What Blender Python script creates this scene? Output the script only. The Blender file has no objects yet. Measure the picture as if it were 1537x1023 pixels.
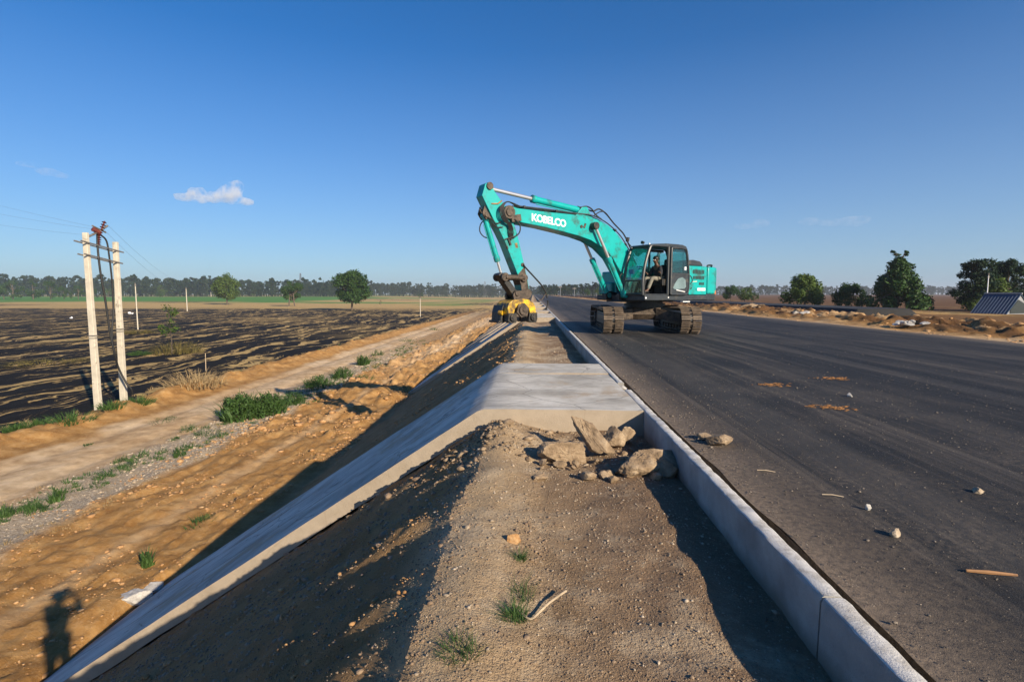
import bpy, math, random
import numpy as np
from mathutils import Vector, Matrix, Euler
from mathutils import noise as mnoise

R = math.radians
scene = bpy.context.scene
col = scene.collection
random.seed(4)

# ------------------------------------------------------------------ camera numbers (also used to turn ground points seen in the photo into metres)
F, CX, CY = 800.0, 768.5, 511.5
PITCH = math.atan((CY - 441) / F)
YAW = math.atan(31.5 / F * math.cos(PITCH))
RT = Vector((math.cos(YAW), math.sin(YAW), 0))
HD = Vector((-math.sin(YAW), math.cos(YAW), 0))
FW = HD * math.cos(PITCH) + Vector((0, 0, -math.sin(PITCH)))
UP = HD * math.sin(PITCH) + Vector((0, 0, math.cos(PITCH)))

def ray(x, y):
    return FW + RT * ((x - CX) / F) - UP * ((y - CY) / F)
def on_z(x, y, z):
    d = ray(x, y); return d * (z / d.z)
def on_y(x, y, Y):
    d = ray(x, y); return d * (Y / d.y)

BERM, ROAD, KERB, LOW = -1.56, -1.35, -1.32, -5.7

# ------------------------------------------------------------------ object helpers
def tag(o, label=None, cat=None, group=None, kind=None):
    if label: o['label'] = label
    if cat: o['category'] = cat
    if group: o['group'] = group
    if kind: o['kind'] = kind
    return o

def thing(name, label, cat, loc=(0, 0, 0), rz=0.0, group=None):
    o = bpy.data.objects.new(name, None)
    o.empty_display_size = 0.3
    col.objects.link(o)
    o.location = loc; o.rotation_euler = (0, 0, rz)
    return tag(o, label, cat, group)

def copy_tree(o, parent=None):
    c = o.copy(); col.objects.link(c)
    if parent: c.parent = parent
    for ch in list(o.children):
        copy_tree(ch, c)
    return c

def finish(me, mat, smooth):
    if mat is not None:
        me.materials.append(mat)
    if smooth is not None:
        me.polygons.foreach_set('use_smooth', np.ones(len(me.polygons), dtype=bool))
        if smooth > 0:
            me.set_sharp_from_angle(angle=R(smooth))
    me.update()

def mesh_np(name, V, Fc, mat, parent=None, smooth=None, attrs=None, fmat=None, mats=None):
    V = np.asarray(V, dtype=np.float32); Fc = np.asarray(Fc, dtype=np.int32)
    me = bpy.data.meshes.new(name)
    n, k = Fc.shape
    me.vertices.add(len(V)); me.vertices.foreach_set('co', V.ravel())
    me.loops.add(n * k); me.loops.foreach_set('vertex_index', Fc.ravel())
    me.polygons.add(n); me.polygons.foreach_set('loop_start', np.arange(0, n * k, k, dtype=np.int32))
    me.polygons.foreach_set('loop_total', np.full(n, k, dtype=np.int32))
    me.update(calc_edges=True)
    if attrs:
        for an, av in attrs.items():
            a = me.attributes.new(an, 'FLOAT', 'POINT')
            a.data.foreach_set('value', np.asarray(av, dtype=np.float32))
    if mats:
        for m in mats: me.materials.append(m)
        me.polygons.foreach_set('material_index', np.asarray(fmat, dtype=np.int32))
        mat = None
    finish(me, mat, smooth)
    o = bpy.data.objects.new(name, me); col.objects.link(o)
    if parent: o.parent = parent
    return o

class MB:
    def __init__(s): s.v = []; s.f = []
    def add(s, vs, fs, M=None):
        b = len(s.v)
        for p in vs:
            p = Vector(p)
            s.v.append(tuple(M @ p) if M is not None else tuple(p))
        for f in fs: s.f.append(tuple(i + b for i in f))
        return s
    def box(s, c, size, rot=(0, 0, 0), M=None):
        x, y, z = (a / 2 for a in size)
        vs = [(-x,-y,-z),(x,-y,-z),(x,y,-z),(-x,y,-z),(-x,-y,z),(x,-y,z),(x,y,z),(-x,y,z)]
        T = Matrix.Translation(c) @ Euler(rot).to_matrix().to_4x4()
        if M is not None: T = M @ T
        return s.add(vs, [(0,3,2,1),(4,5,6,7),(0,1,5,4),(1,2,6,5),(2,3,7,6),(3,0,4,7)], T)
    def prism(s, poly, y0, y1, M=None, y0b=None):
        # polygon in x,z extruded along y
        a = 0
        for i in range(len(poly)):
            x0, z0 = poly[i]; x1, z1 = poly[(i + 1) % len(poly)]
            a += x0 * z1 - x1 * z0
        if a < 0: poly = poly[::-1]
        n = len(poly)
        vs = [(x, y0, z) for x, z in poly] + [(x, y1, z) for x, z in poly]
        fs = [tuple(range(n)), tuple(range(2*n-1, n-1, -1))]
        for i in range(n):
            j = (i + 1) % n
            fs.append((j, i, i + n, j + n))
        return s.add(vs, fs, M)
    def tube(s, pts, r, n=8, M=None, caps=True):
        pts = [Vector(p) for p in pts]
        rs = r if isinstance(r, (list, tuple)) else [r] * len(pts)
        b = []; up = None
        for i, p in enumerate(pts):
            t = (pts[min(i+1, len(pts)-1)] - pts[max(i-1, 0)]).normalized()
            if up is None:
                up = t.orthogonal().normalized()
            up = (up - t * up.dot(t))
            up = up.normalized() if up.length > 1e-6 else t.orthogonal().normalized()
            w = t.cross(up)
            b.append([tuple(p + (up * math.cos(2*math.pi*k/n) + w * math.sin(2*math.pi*k/n)) * rs[i]) for k in range(n)])
        vs = [q for ring in b for q in ring]; fs = []
        for i in range(len(pts) - 1):
            for k in range(n):
                l = (k + 1) % n
                fs.append((i*n+k, i*n+l, (i+1)*n+l, (i+1)*n+k))
        if caps:
            fs.append(tuple(range(n-1, -1, -1))); fs.append(tuple((len(pts)-1)*n + k for k in range(n)))
        return s.add(vs, fs, M)
    def cyl(s, p0, p1, r, n=16, M=None): return s.tube([p0, p1], r, n, M)
    def build(s, name, mat, parent=None, bevel=0.0, smooth=None, seg=2):
        me = bpy.data.meshes.new(name)
        me.from_pydata(s.v, [], s.f)
        finish(me, mat, smooth)
        o = bpy.data.objects.new(name, me); col.objects.link(o)
        if parent: o.parent = parent
        if bevel:
            m = o.modifiers.new('Bevel', 'BEVEL'); m.width = bevel; m.segments = seg
            m.limit_method = 'ANGLE'; m.angle_limit = R(35); m.harden_normals = False
        return o

def smooth_path(pts, k=6):
    pts = [Vector(p) for p in pts]; out = []
    for i in range(len(pts) - 1):
        p0 = pts[max(i-1, 0)]; p1 = pts[i]; p2 = pts[i+1]; p3 = pts[min(i+2, len(pts)-1)]
        for j in range(k):
            t = j / k
            out.append(0.5 * ((2*p1) + (p2-p0)*t + (2*p0-5*p1+4*p2-p3)*t*t + (3*p1-p0-3*p2+p3)*t*t*t))
    out.append(pts[-1]); return out

# ------------------------------------------------------------------ numpy noise
def _hash(ix, iy, seed):
    h = (ix.astype(np.int64) * 374761393 + iy.astype(np.int64) * 668265263 + seed * 1442695041) & 0xffffffff
    h = ((h ^ (h >> 13)) * 1274126177) & 0xffffffff
    h = h ^ (h >> 16)
    return (h & 0xffff) / 65535.0
def vn(x, y, seed=0):
    ix = np.floor(x); iy = np.floor(y); fx = x - ix; fy = y - iy
    fx = fx*fx*fx*(fx*(fx*6-15)+10); fy = fy*fy*fy*(fy*(fy*6-15)+10)
    a = _hash(ix, iy, seed); b = _hash(ix+1, iy, seed); c = _hash(ix, iy+1, seed); d = _hash(ix+1, iy+1, seed)
    return ((a*(1-fx)+b*fx)*(1-fy) + (c*(1-fx)+d*fx)*fy) * 2 - 1
def fbm(x, y, seed=0, octv=4, g=0.5):
    s = 0; a = 1; t = 0
    for o in range(octv):
        s = s + a * vn(x, y, seed + o*17); t += a; a *= g
        x = x*2.03 + 13.7; y = y*2.03 - 7.1
    return s / t
def sst(a, b, x):
    t = np.clip((x - a) / (b - a), 0, 1); return t*t*(3-2*t)

# ------------------------------------------------------------------ materials
def new_mat(name):
    m = bpy.data.materials.new(name); m.use_nodes = True
    nt = m.node_tree; nt.nodes.clear()
    out = nt.nodes.new('ShaderNodeOutputMaterial'); b = nt.nodes.new('ShaderNodeBsdfPrincipled')
    nt.links.new(b.outputs[0], out.inputs[0])
    return m, nt, b
def N(nt, t, **kw):
    n = nt.nodes.new(t)
    for k, v in kw.items():
        if k in n.inputs: n.inputs[k].default_value = v
        else: setattr(n, k, v)
    return n
def noise_node(nt, vec, scale, detail=4, rough=0.55):
    n = N(nt, 'ShaderNodeTexNoise'); n.inputs['Scale'].default_value = scale
    n.inputs['Detail'].default_value = detail; n.inputs['Roughness'].default_value = rough
    if vec is not None: nt.links.new(vec, n.inputs['Vector'])
    return n.outputs['Fac']
def ramp(nt, fac, stops):
    r = N(nt, 'ShaderNodeValToRGB')
    el = r.color_ramp.elements
    while len(el) < len(stops): el.new(0.5)
    for e, (p, c) in zip(el, stops):
        e.position = p; e.color = (c, c, c, 1) if isinstance(c, (int, float)) else (*c, 1)
    nt.links.new(fac, r.inputs[0]); return r.outputs[0]
def mix(nt, fac, a, b, mode='MIX'):
    m = N(nt, 'ShaderNodeMix', data_type='RGBA', blend_type=mode)
    for s, v in ((0, fac), (6, a), (7, b)):
        if hasattr(v, 'is_output'): nt.links.new(v, m.inputs[s])
        elif isinstance(v, (int, float)): m.inputs[s].default_value = v
        else: m.inputs[s].default_value = (*v, 1)
    return m.outputs[2]
def bump(nt, b, h, strength=0.4, dist=0.02):
    n = N(nt, 'ShaderNodeBump'); n.inputs['Strength'].default_value = strength; n.inputs['Distance'].default_value = dist
    nt.links.new(h, n.inputs['Height']); nt.links.new(n.outputs[0], b.inputs['Normal'])
def objvec(nt, scale=(1, 1, 1), world=False):
    if world:
        t = N(nt, 'ShaderNodeNewGeometry'); o = t.outputs['Position']
    else:
        t = N(nt, 'ShaderNodeTexCoord'); o = t.outputs['Object']
    if scale == (1, 1, 1): return o
    m = N(nt, 'ShaderNodeMapping'); m.inputs['Scale'].default_value = scale
    nt.links.new(o, m.inputs['Vector']); return m.outputs[0]

def simple(name, c, rough=0.6, metal=0.0, var=0.25, scale=6.0, dirt=None, dirt_amt=0.35, bmp=0.0, bscale=40, coat=0, world=False, stretch=(1, 1, 1)):
    m, nt, b = new_mat(name)
    v = objvec(nt, stretch, world)
    n = noise_node(nt, v, scale)
    lo = tuple(x * (1 - var) for x in c); hi = tuple(min(1, x * (1 + var)) for x in c)
    cc = ramp(nt, n, [(0.3, lo), (0.7, hi)])
    if dirt:
        d = ramp(nt, noise_node(nt, v, scale * 0.6 + 1.3, 7, 0.65), [(0.62 - dirt_amt * 0.35, 0.0), (0.72 - dirt_amt*0.2, 1.0)])
        cc = mix(nt, d, cc, dirt)
    nt.links.new(cc, b.inputs['Base Color'])
    b.inputs['Roughness'].default_value = rough; b.inputs['Metallic'].default_value = metal
    if coat: b.inputs['Coat Weight'].default_value = coat
    if bmp: bump(nt, b, noise_node(nt, v, bscale, 5, 0.6), bmp, 0.01)
    return m

M = {}
M['teal'] = simple('teal_paint', (0.003, 0.34, 0.325), 0.34, var=0.10, scale=2.5, dirt=(0.035, 0.13, 0.115), dirt_amt=0.34, coat=0.1)
M['dark_paint'] = simple('dark_grey_paint', (0.028, 0.034, 0.04), 0.42, var=0.2, scale=5, dirt=(0.08, 0.075, 0.065), dirt_amt=0.2)
M['black_metal'] = simple('greasy_black_steel', (0.012, 0.012, 0.012), 0.5, var=0.3, scale=9, dirt=(0.06, 0.045, 0.03), dirt_amt=0.3)
M['dirty_steel'] = simple('muddy_steel', (0.085, 0.062, 0.045), 0.6, 0.2, var=0.4, scale=10, dirt=(0.03, 0.022, 0.016), dirt_amt=0.5, bmp=0.4, bscale=30)
M['chrome'] = simple('polished_rod', (0.62, 0.62, 0.63), 0.3, 0.7, var=0.04)
M['rubber'] = simple('black_rubber', (0.012, 0.012, 0.012), 0.6, var=0.2)
M['shoe'] = simple('dusty_track_steel', (0.125, 0.092, 0.064), 0.62, 0.15, var=0.35, scale=7, dirt=(0.07, 0.05, 0.035), dirt_amt=0.5, bmp=0.4, bscale=25)
M['yellow'] = simple('yellow_paint', (0.76, 0.46, 0.012), 0.45, var=0.12, scale=5, dirt=(0.10, 0.06, 0.025), dirt_amt=0.8)
M['white_paint'] = simple('white_paint', (0.85, 0.86, 0.86), 0.45, var=0.03)
M['grille'] = simple('vent_black', (0.012, 0.02, 0.02), 0.6, var=0.2)
M['orange_refl'] = simple('orange_reflector', (0.75, 0.20, 0.06), 0.3, var=0.1)
M['seat'] = simple('seat_cloth', (0.02, 0.02, 0.022), 0.9, var=0.3, scale=12)
M['rust'] = simple('rusty_plate', (0.33, 0.17, 0.07), 0.75, var=0.35, scale=5, dirt=(0.10, 0.05, 0.03), dirt_amt=0.4)
M['skin'] = simple('skin', (0.11, 0.055, 0.033), 0.5, var=0.08)
M['hair'] = simple('black_hair', (0.01, 0.009, 0.008), 0.5, var=0.2, scale=40)
M['dark_cloth'] = simple('dark_shirt', (0.02, 0.022, 0.03), 0.9, var=0.3, scale=15)
M['pale_cloth'] = simple('pale_trousers', (0.17, 0.16, 0.13), 0.9, var=0.3, scale=9)
M['blue_cloth'] = simple('blue_trousers', (0.03, 0.05, 0.11), 0.9, var=0.3, scale=9)
M['pole'] = simple('pale_pole_concrete', (0.53, 0.48, 0.385), 0.85, var=0.14, scale=3, dirt=(0.30, 0.26, 0.2), dirt_amt=0.15, bmp=0.3, bscale=25)
M['galv'] = simple('weathered_angle_iron', (0.20, 0.18, 0.16), 0.6, 0.4, var=0.3, scale=8)
M['red_ins'] = simple('red_brown_insulator', (0.13, 0.03, 0.022), 0.35, var=0.2)
M['bark'] = simple('bark', (0.10, 0.075, 0.055), 0.9, var=0.4, scale=8, bmp=0.5, bscale=20)
M['dry_wood'] = simple('dry_pale_wood', (0.46, 0.36, 0.24), 0.8, var=0.3, scale=14)
M['mast'] = simple('far_mast_steel', (0.16, 0.17, 0.18), 0.6, 0.3)

def glass(name, tint, alpha_r=0.12):
    m, nt, b = new_mat(name)
    out = nt.nodes['Material Output']
    tr = N(nt, 'ShaderNodeBsdfTransparent'); tr.inputs[0].default_value = (*tint, 1)
    gl = N(nt, 'ShaderNodeBsdfGlossy'); gl.inputs['Roughness'].default_value = 0.03
    gl.inputs[0].default_value = (0.8, 0.9, 0.9, 1)
    mx = N(nt, 'ShaderNodeMixShader'); mx.inputs[0].default_value = alpha_r
    nt.links.new(tr.outputs[0], mx.inputs[1]); nt.links.new(gl.outputs[0], mx.inputs[2])
    nt.links.new(mx.outputs[0], out.inputs[0])
    nt.nodes.remove(b)
    return m
M['glass'] = glass('green_tinted_glass', (0.55, 0.84, 0.82), 0.10)

def noise_color(nt, vec, scale):
    n = N(nt, 'ShaderNodeTexNoise'); n.inputs['Scale'].default_value = scale; n.inputs['Detail'].default_value = 4; nt.links.new(vec, n.inputs['Vector']); return n.outputs['Color']
def concrete_mat():
    m, nt, b = new_mat('cast_concrete')
    v = objvec(nt, world=True)
    n1 = noise_node(nt, v, 1.1, 6, 0.6); n2 = noise_node(nt, v, 7, 5, 0.6); n3 = noise_node(nt, v, 90, 4, 0.7)
    c = ramp(nt, n1, [(0.36, (0.34, 0.315, 0.27)), (0.5, (0.53, 0.50, 0.44)), (0.62, (0.64, 0.61, 0.545))])
    st = noise_node(nt, objvec(nt, (0.5, 5.0, 0.5), True), 1.6, 5, 0.65); c = mix(nt, ramp(nt, st, [(0.55, 0.0), (0.66, 0.55)]), c, (0.24, 0.225, 0.205))
    vo = N(nt, 'ShaderNodeTexVoronoi', feature='DISTANCE_TO_EDGE'); vo.inputs['Scale'].default_value = 1.1; nt.links.new(mix(nt, 0.12, v, noise_color(nt, v, 3.0)), vo.inputs['Vector'])
    c = mix(nt, ramp(nt, vo.outputs['Distance'], [(0.0, 0.75), (0.012, 0.0)]), c, (0.13, 0.12, 0.105))
    c = mix(nt, ramp(nt, n2, [(0.52, 0.0), (0.75, 0.5)]), c, (0.36, 0.31, 0.25))
    c = mix(nt, ramp(nt, n3, [(0.60, 0.0), (0.78, 0.55)]), c, (0.2, 0.19, 0.18))
    # patches where soil was tracked over the concrete
    d = noise_node(nt, v, 0.9, 7, 0.7)
    c = mix(nt, ramp(nt, d, [(0.54, 0.0), (0.62, 0.8)]), c, (0.40, 0.31, 0.21))
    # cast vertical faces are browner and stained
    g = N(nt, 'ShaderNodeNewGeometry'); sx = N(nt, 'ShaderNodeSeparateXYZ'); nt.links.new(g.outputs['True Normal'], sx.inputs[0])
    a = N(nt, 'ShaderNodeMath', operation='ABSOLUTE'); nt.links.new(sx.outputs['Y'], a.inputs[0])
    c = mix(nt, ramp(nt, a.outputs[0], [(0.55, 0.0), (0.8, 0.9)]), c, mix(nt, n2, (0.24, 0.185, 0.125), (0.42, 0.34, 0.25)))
    nt.links.new(c, b.inputs['Base Color']); b.inputs['Roughness'].default_value = 0.85
    h = mix(nt, 0.5, n2, n3); bump(nt, b, h, 0.55, 0.02)
    return m
M['concrete'] = concrete_mat()

def kerb_mat():
    m, nt, b = new_mat('kerb_concrete')
    v = objvec(nt, world=True)
    n1 = noise_node(nt, v, 2.2, 6, 0.65); n2 = noise_node(nt, v, 11, 6, 0.65); n3 = noise_node(nt, v, 110, 4, 0.7)
    c = ramp(nt, n1, [(0.32, (0.22, 0.21, 0.195)), (0.55, (0.33, 0.32, 0.30)), (0.7, (0.42, 0.41, 0.385))])
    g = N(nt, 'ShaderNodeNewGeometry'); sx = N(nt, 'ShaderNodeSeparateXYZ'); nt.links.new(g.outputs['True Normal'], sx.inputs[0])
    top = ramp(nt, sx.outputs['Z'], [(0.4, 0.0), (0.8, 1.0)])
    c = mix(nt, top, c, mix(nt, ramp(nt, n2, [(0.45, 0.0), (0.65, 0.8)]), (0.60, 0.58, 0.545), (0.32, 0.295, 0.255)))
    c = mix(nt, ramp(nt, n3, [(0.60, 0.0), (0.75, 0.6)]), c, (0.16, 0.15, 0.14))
    # earth splashed on the foot of the inner face
    px = N(nt, 'ShaderNodeSeparateXYZ'); nt.links.new(g.outputs['Position'], px.inputs[0])
    sp = N(nt, 'ShaderNodeMath', operation='MULTIPLY_ADD'); sp.inputs[1].default_value = 0.12; nt.links.new(n1, sp.inputs[0]); nt.links.new(px.outputs['Z'], sp.inputs[2])
    c = mix(nt, ramp(nt, N_map(nt, sp.outputs[0], -1.53, -1.45), [(0.0, 0.75), (1.0, 0.0)]), c, (0.22, 0.165, 0.115))
    nt.links.new(c, b.inputs['Base Color']); b.inputs['Roughness'].default_value = 0.88
    bump(nt, b, mix(nt, 0.5, n2, n3), 0.6, 0.015)
    return m
def N_map(nt, v, a, b_):
    n = N(nt, 'ShaderNodeMapRange'); n.inputs[1].default_value = a; n.inputs[2].default_value = b_
    nt.links.new(v, n.inputs[0]); return n.outputs[0]
M['kerb'] = kerb_mat()

def asphalt_mat():
    m, nt, b = new_mat('fresh_asphalt')
    v = objvec(nt, world=True); vs = objvec(nt, (1.0, 0.09, 1.0), True)
    fine = noise_node(nt, v, 140, 3, 0.8); mid = noise_node(nt, v, 28, 4, 0.7)
    band = noise_node(nt, vs, 0.75, 6, 0.62); patch = noise_node(nt, v, 0.7, 7, 0.7)
    c = ramp(nt, fine, [(0.38, (0.008, 0.008, 0.009)), (0.60, (0.020, 0.020, 0.0205)), (0.70, (0.085, 0.080, 0.073)), (0.80, (0.26, 0.235, 0.20))])
    c = mix(nt, ramp(nt, band, [(0.42, 0.0), (0.66, 0.35)]), c, (0.032, 0.031, 0.030))
    lane = noise_node(nt, objvec(nt, (1.0, 0.006, 1.0), True), 1.4, 3, 0.55)
    c = mix(nt, ramp(nt, lane, [(0.50, 0.0), (0.60, 0.55)]), c, (0.060, 0.055, 0.050))
    streak = noise_node(nt, objvec(nt, (1.0, 0.02, 1.0), True), 5.0, 6, 0.7)
    c = mix(nt, mix(nt, 1.0, ramp(nt, streak, [(0.52, 0.0), (0.66, 0.75)]), ramp(nt, fine, [(0.4, 0.15), (0.6, 1.0)]), 'MULTIPLY'), c, (0.15, 0.125, 0.10))
    dust = mix(nt, 1.0, ramp(nt, band, [(0.45, 0.0), (0.60, 1.0)]), ramp(nt, patch, [(0.42, 0.1), (0.60, 1.0)]), 'MULTIPLY')
    dust = mix(nt, 1.0, dust, ramp(nt, mid, [(0.42, 0.1), (0.68, 1.0)]), 'MULTIPLY')
    c = mix(nt, mix(nt, 1.0, dust, (0.75, 0.75, 0.75), 'MULTIPLY'), c, mix(nt, fine, (0.06, 0.052, 0.045), (0.26, 0.21, 0.16)))
    # sand lying along the kerb
    g = N(nt, 'ShaderNodeNewGeometry'); px = N(nt, 'ShaderNodeSeparateXYZ'); nt.links.new(g.outputs['Position'], px.inputs[0])
    w = N(nt, 'ShaderNodeMath', operation='MULTIPLY_ADD'); w.inputs[1].default_value = -0.42; nt.links.new(patch, w.inputs[0]); nt.links.new(px.outputs['X'], w.inputs[2])
    e = ramp(nt, N_map(nt, w.outputs[0], 1.22, 1.85), [(0.0, 1.0), (0.22, 0.7), (1.0, 0.0)])
    e = mix(nt, 1.0, e, ramp(nt, mid, [(0.3, 0.35), (0.6, 1.0)]), 'MULTIPLY')
    c = mix(nt, e, c, (0.27, 0.205, 0.145))
    # sand along the far edge
    e2 = ramp(nt, N_map(nt, w.outputs[0], 12.3, 13.4), [(0.0, 0.0), (1.0, 0.8)])
    c = mix(nt, e2, c, (0.25, 0.19, 0.13))
    nt.links.new(c, b.inputs['Base Color'])
    b.inputs['Specular IOR Level'].default_value = 0.28
    rr = ramp(nt, mid, [(0.3, 0.62), (0.7, 0.85)]); nt.links.new(rr, b.inputs['Roughness'])
    bump(nt, b, mix(nt, 0.35, fine, mid), 0.9, 0.012)
    return m
M['asphalt'] = asphalt_mat()

def terrain_mat():
    m, nt, b = new_mat('earth')
    v = objvec(nt, world=True)
    def at(n):
        a = N(nt, 'ShaderNodeAttribute'); a.attribute_name = n; return a.outputs['Fac']
    big = noise_node(nt, v, 0.16, 5, 0.6); mid = noise_node(nt, v, 1.6, 6, 0.65); fine = noise_node(nt, v, 14, 5, 0.7); grit = noise_node(nt, v, 75, 3, 0.75)
    soil = ramp(nt, mid, [(0.30, (0.25, 0.122, 0.036)), (0.5, (0.39, 0.21, 0.070)), (0.70, (0.54, 0.33, 0.135))])
    soil = mix(nt, ramp(nt, fine, [(0.5, 0.0), (0.72, 0.5)]), soil, (0.52, 0.35, 0.19))
    track = ramp(nt, mid, [(0.3, (0.44, 0.30, 0.165)), (0.6, (0.72, 0.545, 0.35))])
    gravel = ramp(nt, mix(nt, 0.5, grit, fine), [(0.38, (0.16, 0.12, 0.08)), (0.5, (0.38, 0.30, 0.21)), (0.62, (0.66, 0.57, 0.45))])
    gravel = mix(nt, ramp(nt, mid, [(0.5, 0.0), (0.7, 0.6)]), gravel, (0.40, 0.29, 0.16))
    berm = ramp(nt, mid, [(0.30, (0.215, 0.14, 0.078)), (0.5, (0.36, 0.25, 0.15)), (0.70, (0.56, 0.415, 0.26))])
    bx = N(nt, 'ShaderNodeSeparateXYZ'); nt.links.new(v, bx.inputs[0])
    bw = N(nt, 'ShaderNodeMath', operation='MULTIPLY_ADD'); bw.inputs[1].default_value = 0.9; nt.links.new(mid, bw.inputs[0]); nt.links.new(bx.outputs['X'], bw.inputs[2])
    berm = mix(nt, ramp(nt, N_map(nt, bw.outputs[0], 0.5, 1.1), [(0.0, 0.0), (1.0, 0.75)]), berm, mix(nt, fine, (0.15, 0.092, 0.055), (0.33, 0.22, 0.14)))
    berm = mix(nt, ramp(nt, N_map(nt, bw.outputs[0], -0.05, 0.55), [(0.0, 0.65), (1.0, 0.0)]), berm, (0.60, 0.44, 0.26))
    pal = noise_node(nt, v, 1.15, 7, 0.7)
    berm = mix(nt, ramp(nt, pal, [(0.50, 0.0), (0.60, 0.6)]), berm, (0.60, 0.475, 0.325))
    berm = mix(nt, ramp(nt, pal, [(0.34, 0.6), (0.43, 0.0)]), berm, (0.17, 0.105, 0.06))
    berm = mix(nt, ramp(nt, grit, [(0.58, 0.0), (0.75, 0.6)]), berm, (0.50, 0.43, 0.34))
    berm = mix(nt, ramp(nt, fine, [(0.54, 0.0), (0.75, 0.4)]), berm, (0.2, 0.135, 0.085))
    vs = objvec(nt, (1.0, 0.06, 1.0), True)
    dist = noise_node(nt, v, 0.09, 4, 0.6)
    wv = N(nt, 'ShaderNodeVectorMath', operation='MULTIPLY_ADD'); cmb = N(nt, 'ShaderNodeCombineXYZ'); nt.links.new(dist, cmb.inputs[0])
    nt.links.new(cmb.outputs[0], wv.inputs[0]); wv.inputs[1].default_value = (9, 0, 0); nt.links.new(vs, wv.inputs[2])
    st = noise_node(nt, wv.outputs[0], 0.85, 8, 0.66)
    st = mix(nt, 0.12, st, noise_node(nt, v, 0.35, 7, 0.7))
    stb = ramp(nt, st, [(0.448, 0.0), (0.474, 1.0)])
    straw = mix(nt, fine, (0.32, 0.205, 0.075), (0.66, 0.46, 0.19))
    straw = mix(nt, ramp(nt, mid, [(0.50, 0.0), (0.66, 0.55)]), straw, (0.12, 0.085, 0.05))
    straw = mix(nt, ramp(nt, big, [(0.58, 0.0), (0.68, 0.5)]), straw, (0.12, 0.14, 0.035))
    burnt = mix(nt, fine, (0.004, 0.004, 0.004), (0.014, 0.012, 0.011))
    bf = N(nt, 'ShaderNodeMath', operation='MULTIPLY'); nt.links.new(stb, bf.inputs[0]); nt.links.new(at('w_burn'), bf.inputs[1])
    field = mix(nt, bf.outputs[0], straw, burnt)
    green = mix(nt, mid, (0.06, 0.17, 0.025), (0.10, 0.25, 0.045))
    c = mix(nt, at('w_track'), soil, track)
    c = mix(nt, at('w_gravel'), c, gravel)
    c = mix(nt, at('w_berm'), c, berm)
    c = mix(nt, at('w_field'), c, field)
    c = mix(nt, at('w_green'), c, green)
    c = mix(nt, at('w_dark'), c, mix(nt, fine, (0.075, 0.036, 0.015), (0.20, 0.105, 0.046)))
    nt.links.new(c, b.inputs['Base Color']); b.inputs['Roughness'].default_value = 0.95
    b.inputs['Specular IOR Level'].default_value = 0.15
    h = mix(nt, 0.45, fine, grit)
    bump(nt, b, h, 1.0, 0.06)
    return m
M['earth'] = terrain_mat()

def stone_mat(name, a, b_, c_):
    m, nt, b = new_mat(name)
    v = objvec(nt, world=True)
    n = noise_node(nt, v, 9, 7, 0.65); n2 = noise_node(nt, v, 60, 4, 0.7)
    c = ramp(nt, n, [(0.3, a), (0.5, b_), (0.7, c_)])
    c = mix(nt, ramp(nt, n2, [(0.56, 0.0), (0.75, 0.4)]), c, a)
    nt.links.new(c, b.inputs['Base Color']); b.inputs['Roughness'].default_value = 0.9
    bump(nt, b, mix(nt, 0.4, n, n2), 0.8, 0.03)
    return m
M['stone'] = stone_mat('sandy_rock', (0.13, 0.088, 0.05), (0.27, 0.19, 0.115), (0.42, 0.32, 0.21))
M['clod'] = stone_mat('soil_clod', (0.25, 0.125, 0.045), (0.40, 0.22, 0.09), (0.56, 0.38, 0.20))
M['pebble'] = stone_mat('pale_pebble', (0.22, 0.16, 0.11), (0.38, 0.30, 0.21), (0.60, 0.52, 0.42))
M['grain'] = stone_mat('soil_grain', (0.14, 0.09, 0.055), (0.26, 0.18, 0.115), (0.40, 0.30, 0.2))
M['grit'] = stone_mat('road_grit', (0.07, 0.06, 0.05), (0.18, 0.15, 0.12), (0.42, 0.35, 0.27))
M['white_stone'] = stone_mat('white_stone', (0.36, 0.34, 0.30), (0.5, 0.47, 0.42), (0.62, 0.59, 0.54))
M['rubble'] = stone_mat('grey_rubble', (0.26, 0.24, 0.22), (0.42, 0.40, 0.37), (0.55, 0.53, 0.5))

def leaf_mat(name, lo, hi, sc=0.5):
    m, nt, b = new_mat(name)
    v = objvec(nt, world=True)
    n = noise_node(nt, v, sc, 3, 0.6); n2 = noise_node(nt, v, sc * 9, 2, 0.6)
    c = mix(nt, ramp(nt, mix(nt, 0.5, n, n2), [(0.35, 0.0), (0.65, 1.0)]), lo, hi)
    nt.links.new(c, b.inputs['Base Color']); b.inputs['Roughness'].default_value = 0.6
    b.inputs['Specular IOR Level'].default_value = 0.25
    out = nt.nodes['Material Output']
    tl = N(nt, 'ShaderNodeBsdfTranslucent'); nt.links.new(c, tl.inputs[0])
    ms = N(nt, 'ShaderNodeMixShader'); ms.inputs[0].default_value = 0.22
    nt.links.new(b.outputs[0], ms.inputs[1]); nt.links.new(tl.outputs[0], ms.inputs[2]); nt.links.new(ms.outputs[0], out.inputs[0])
    return m
M['leaf'] = leaf_mat('deep_green_leaves', (0.013, 0.040, 0.009), (0.06, 0.122, 0.024))
M['leaf_warm'] = leaf_mat('warm_green_leaves', (0.026, 0.060, 0.011), (0.12, 0.18, 0.032))
M['leaf_blue'] = leaf_mat('bluish_conifer_leaves', (0.008, 0.025, 0.010), (0.026, 0.06, 0.022))
M['leaf_far'] = leaf_mat('far_forest_leaves', (0.010, 0.024, 0.011), (0.03, 0.055, 0.022), 0.05)
M['weed'] = leaf_mat('weed_green', (0.022, 0.058, 0.013), (0.085, 0.155, 0.038), 4)
M['dry_brush'] = leaf_mat('dry_brush', (0.22, 0.15, 0.07), (0.46, 0.34, 0.18), 3)
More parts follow.
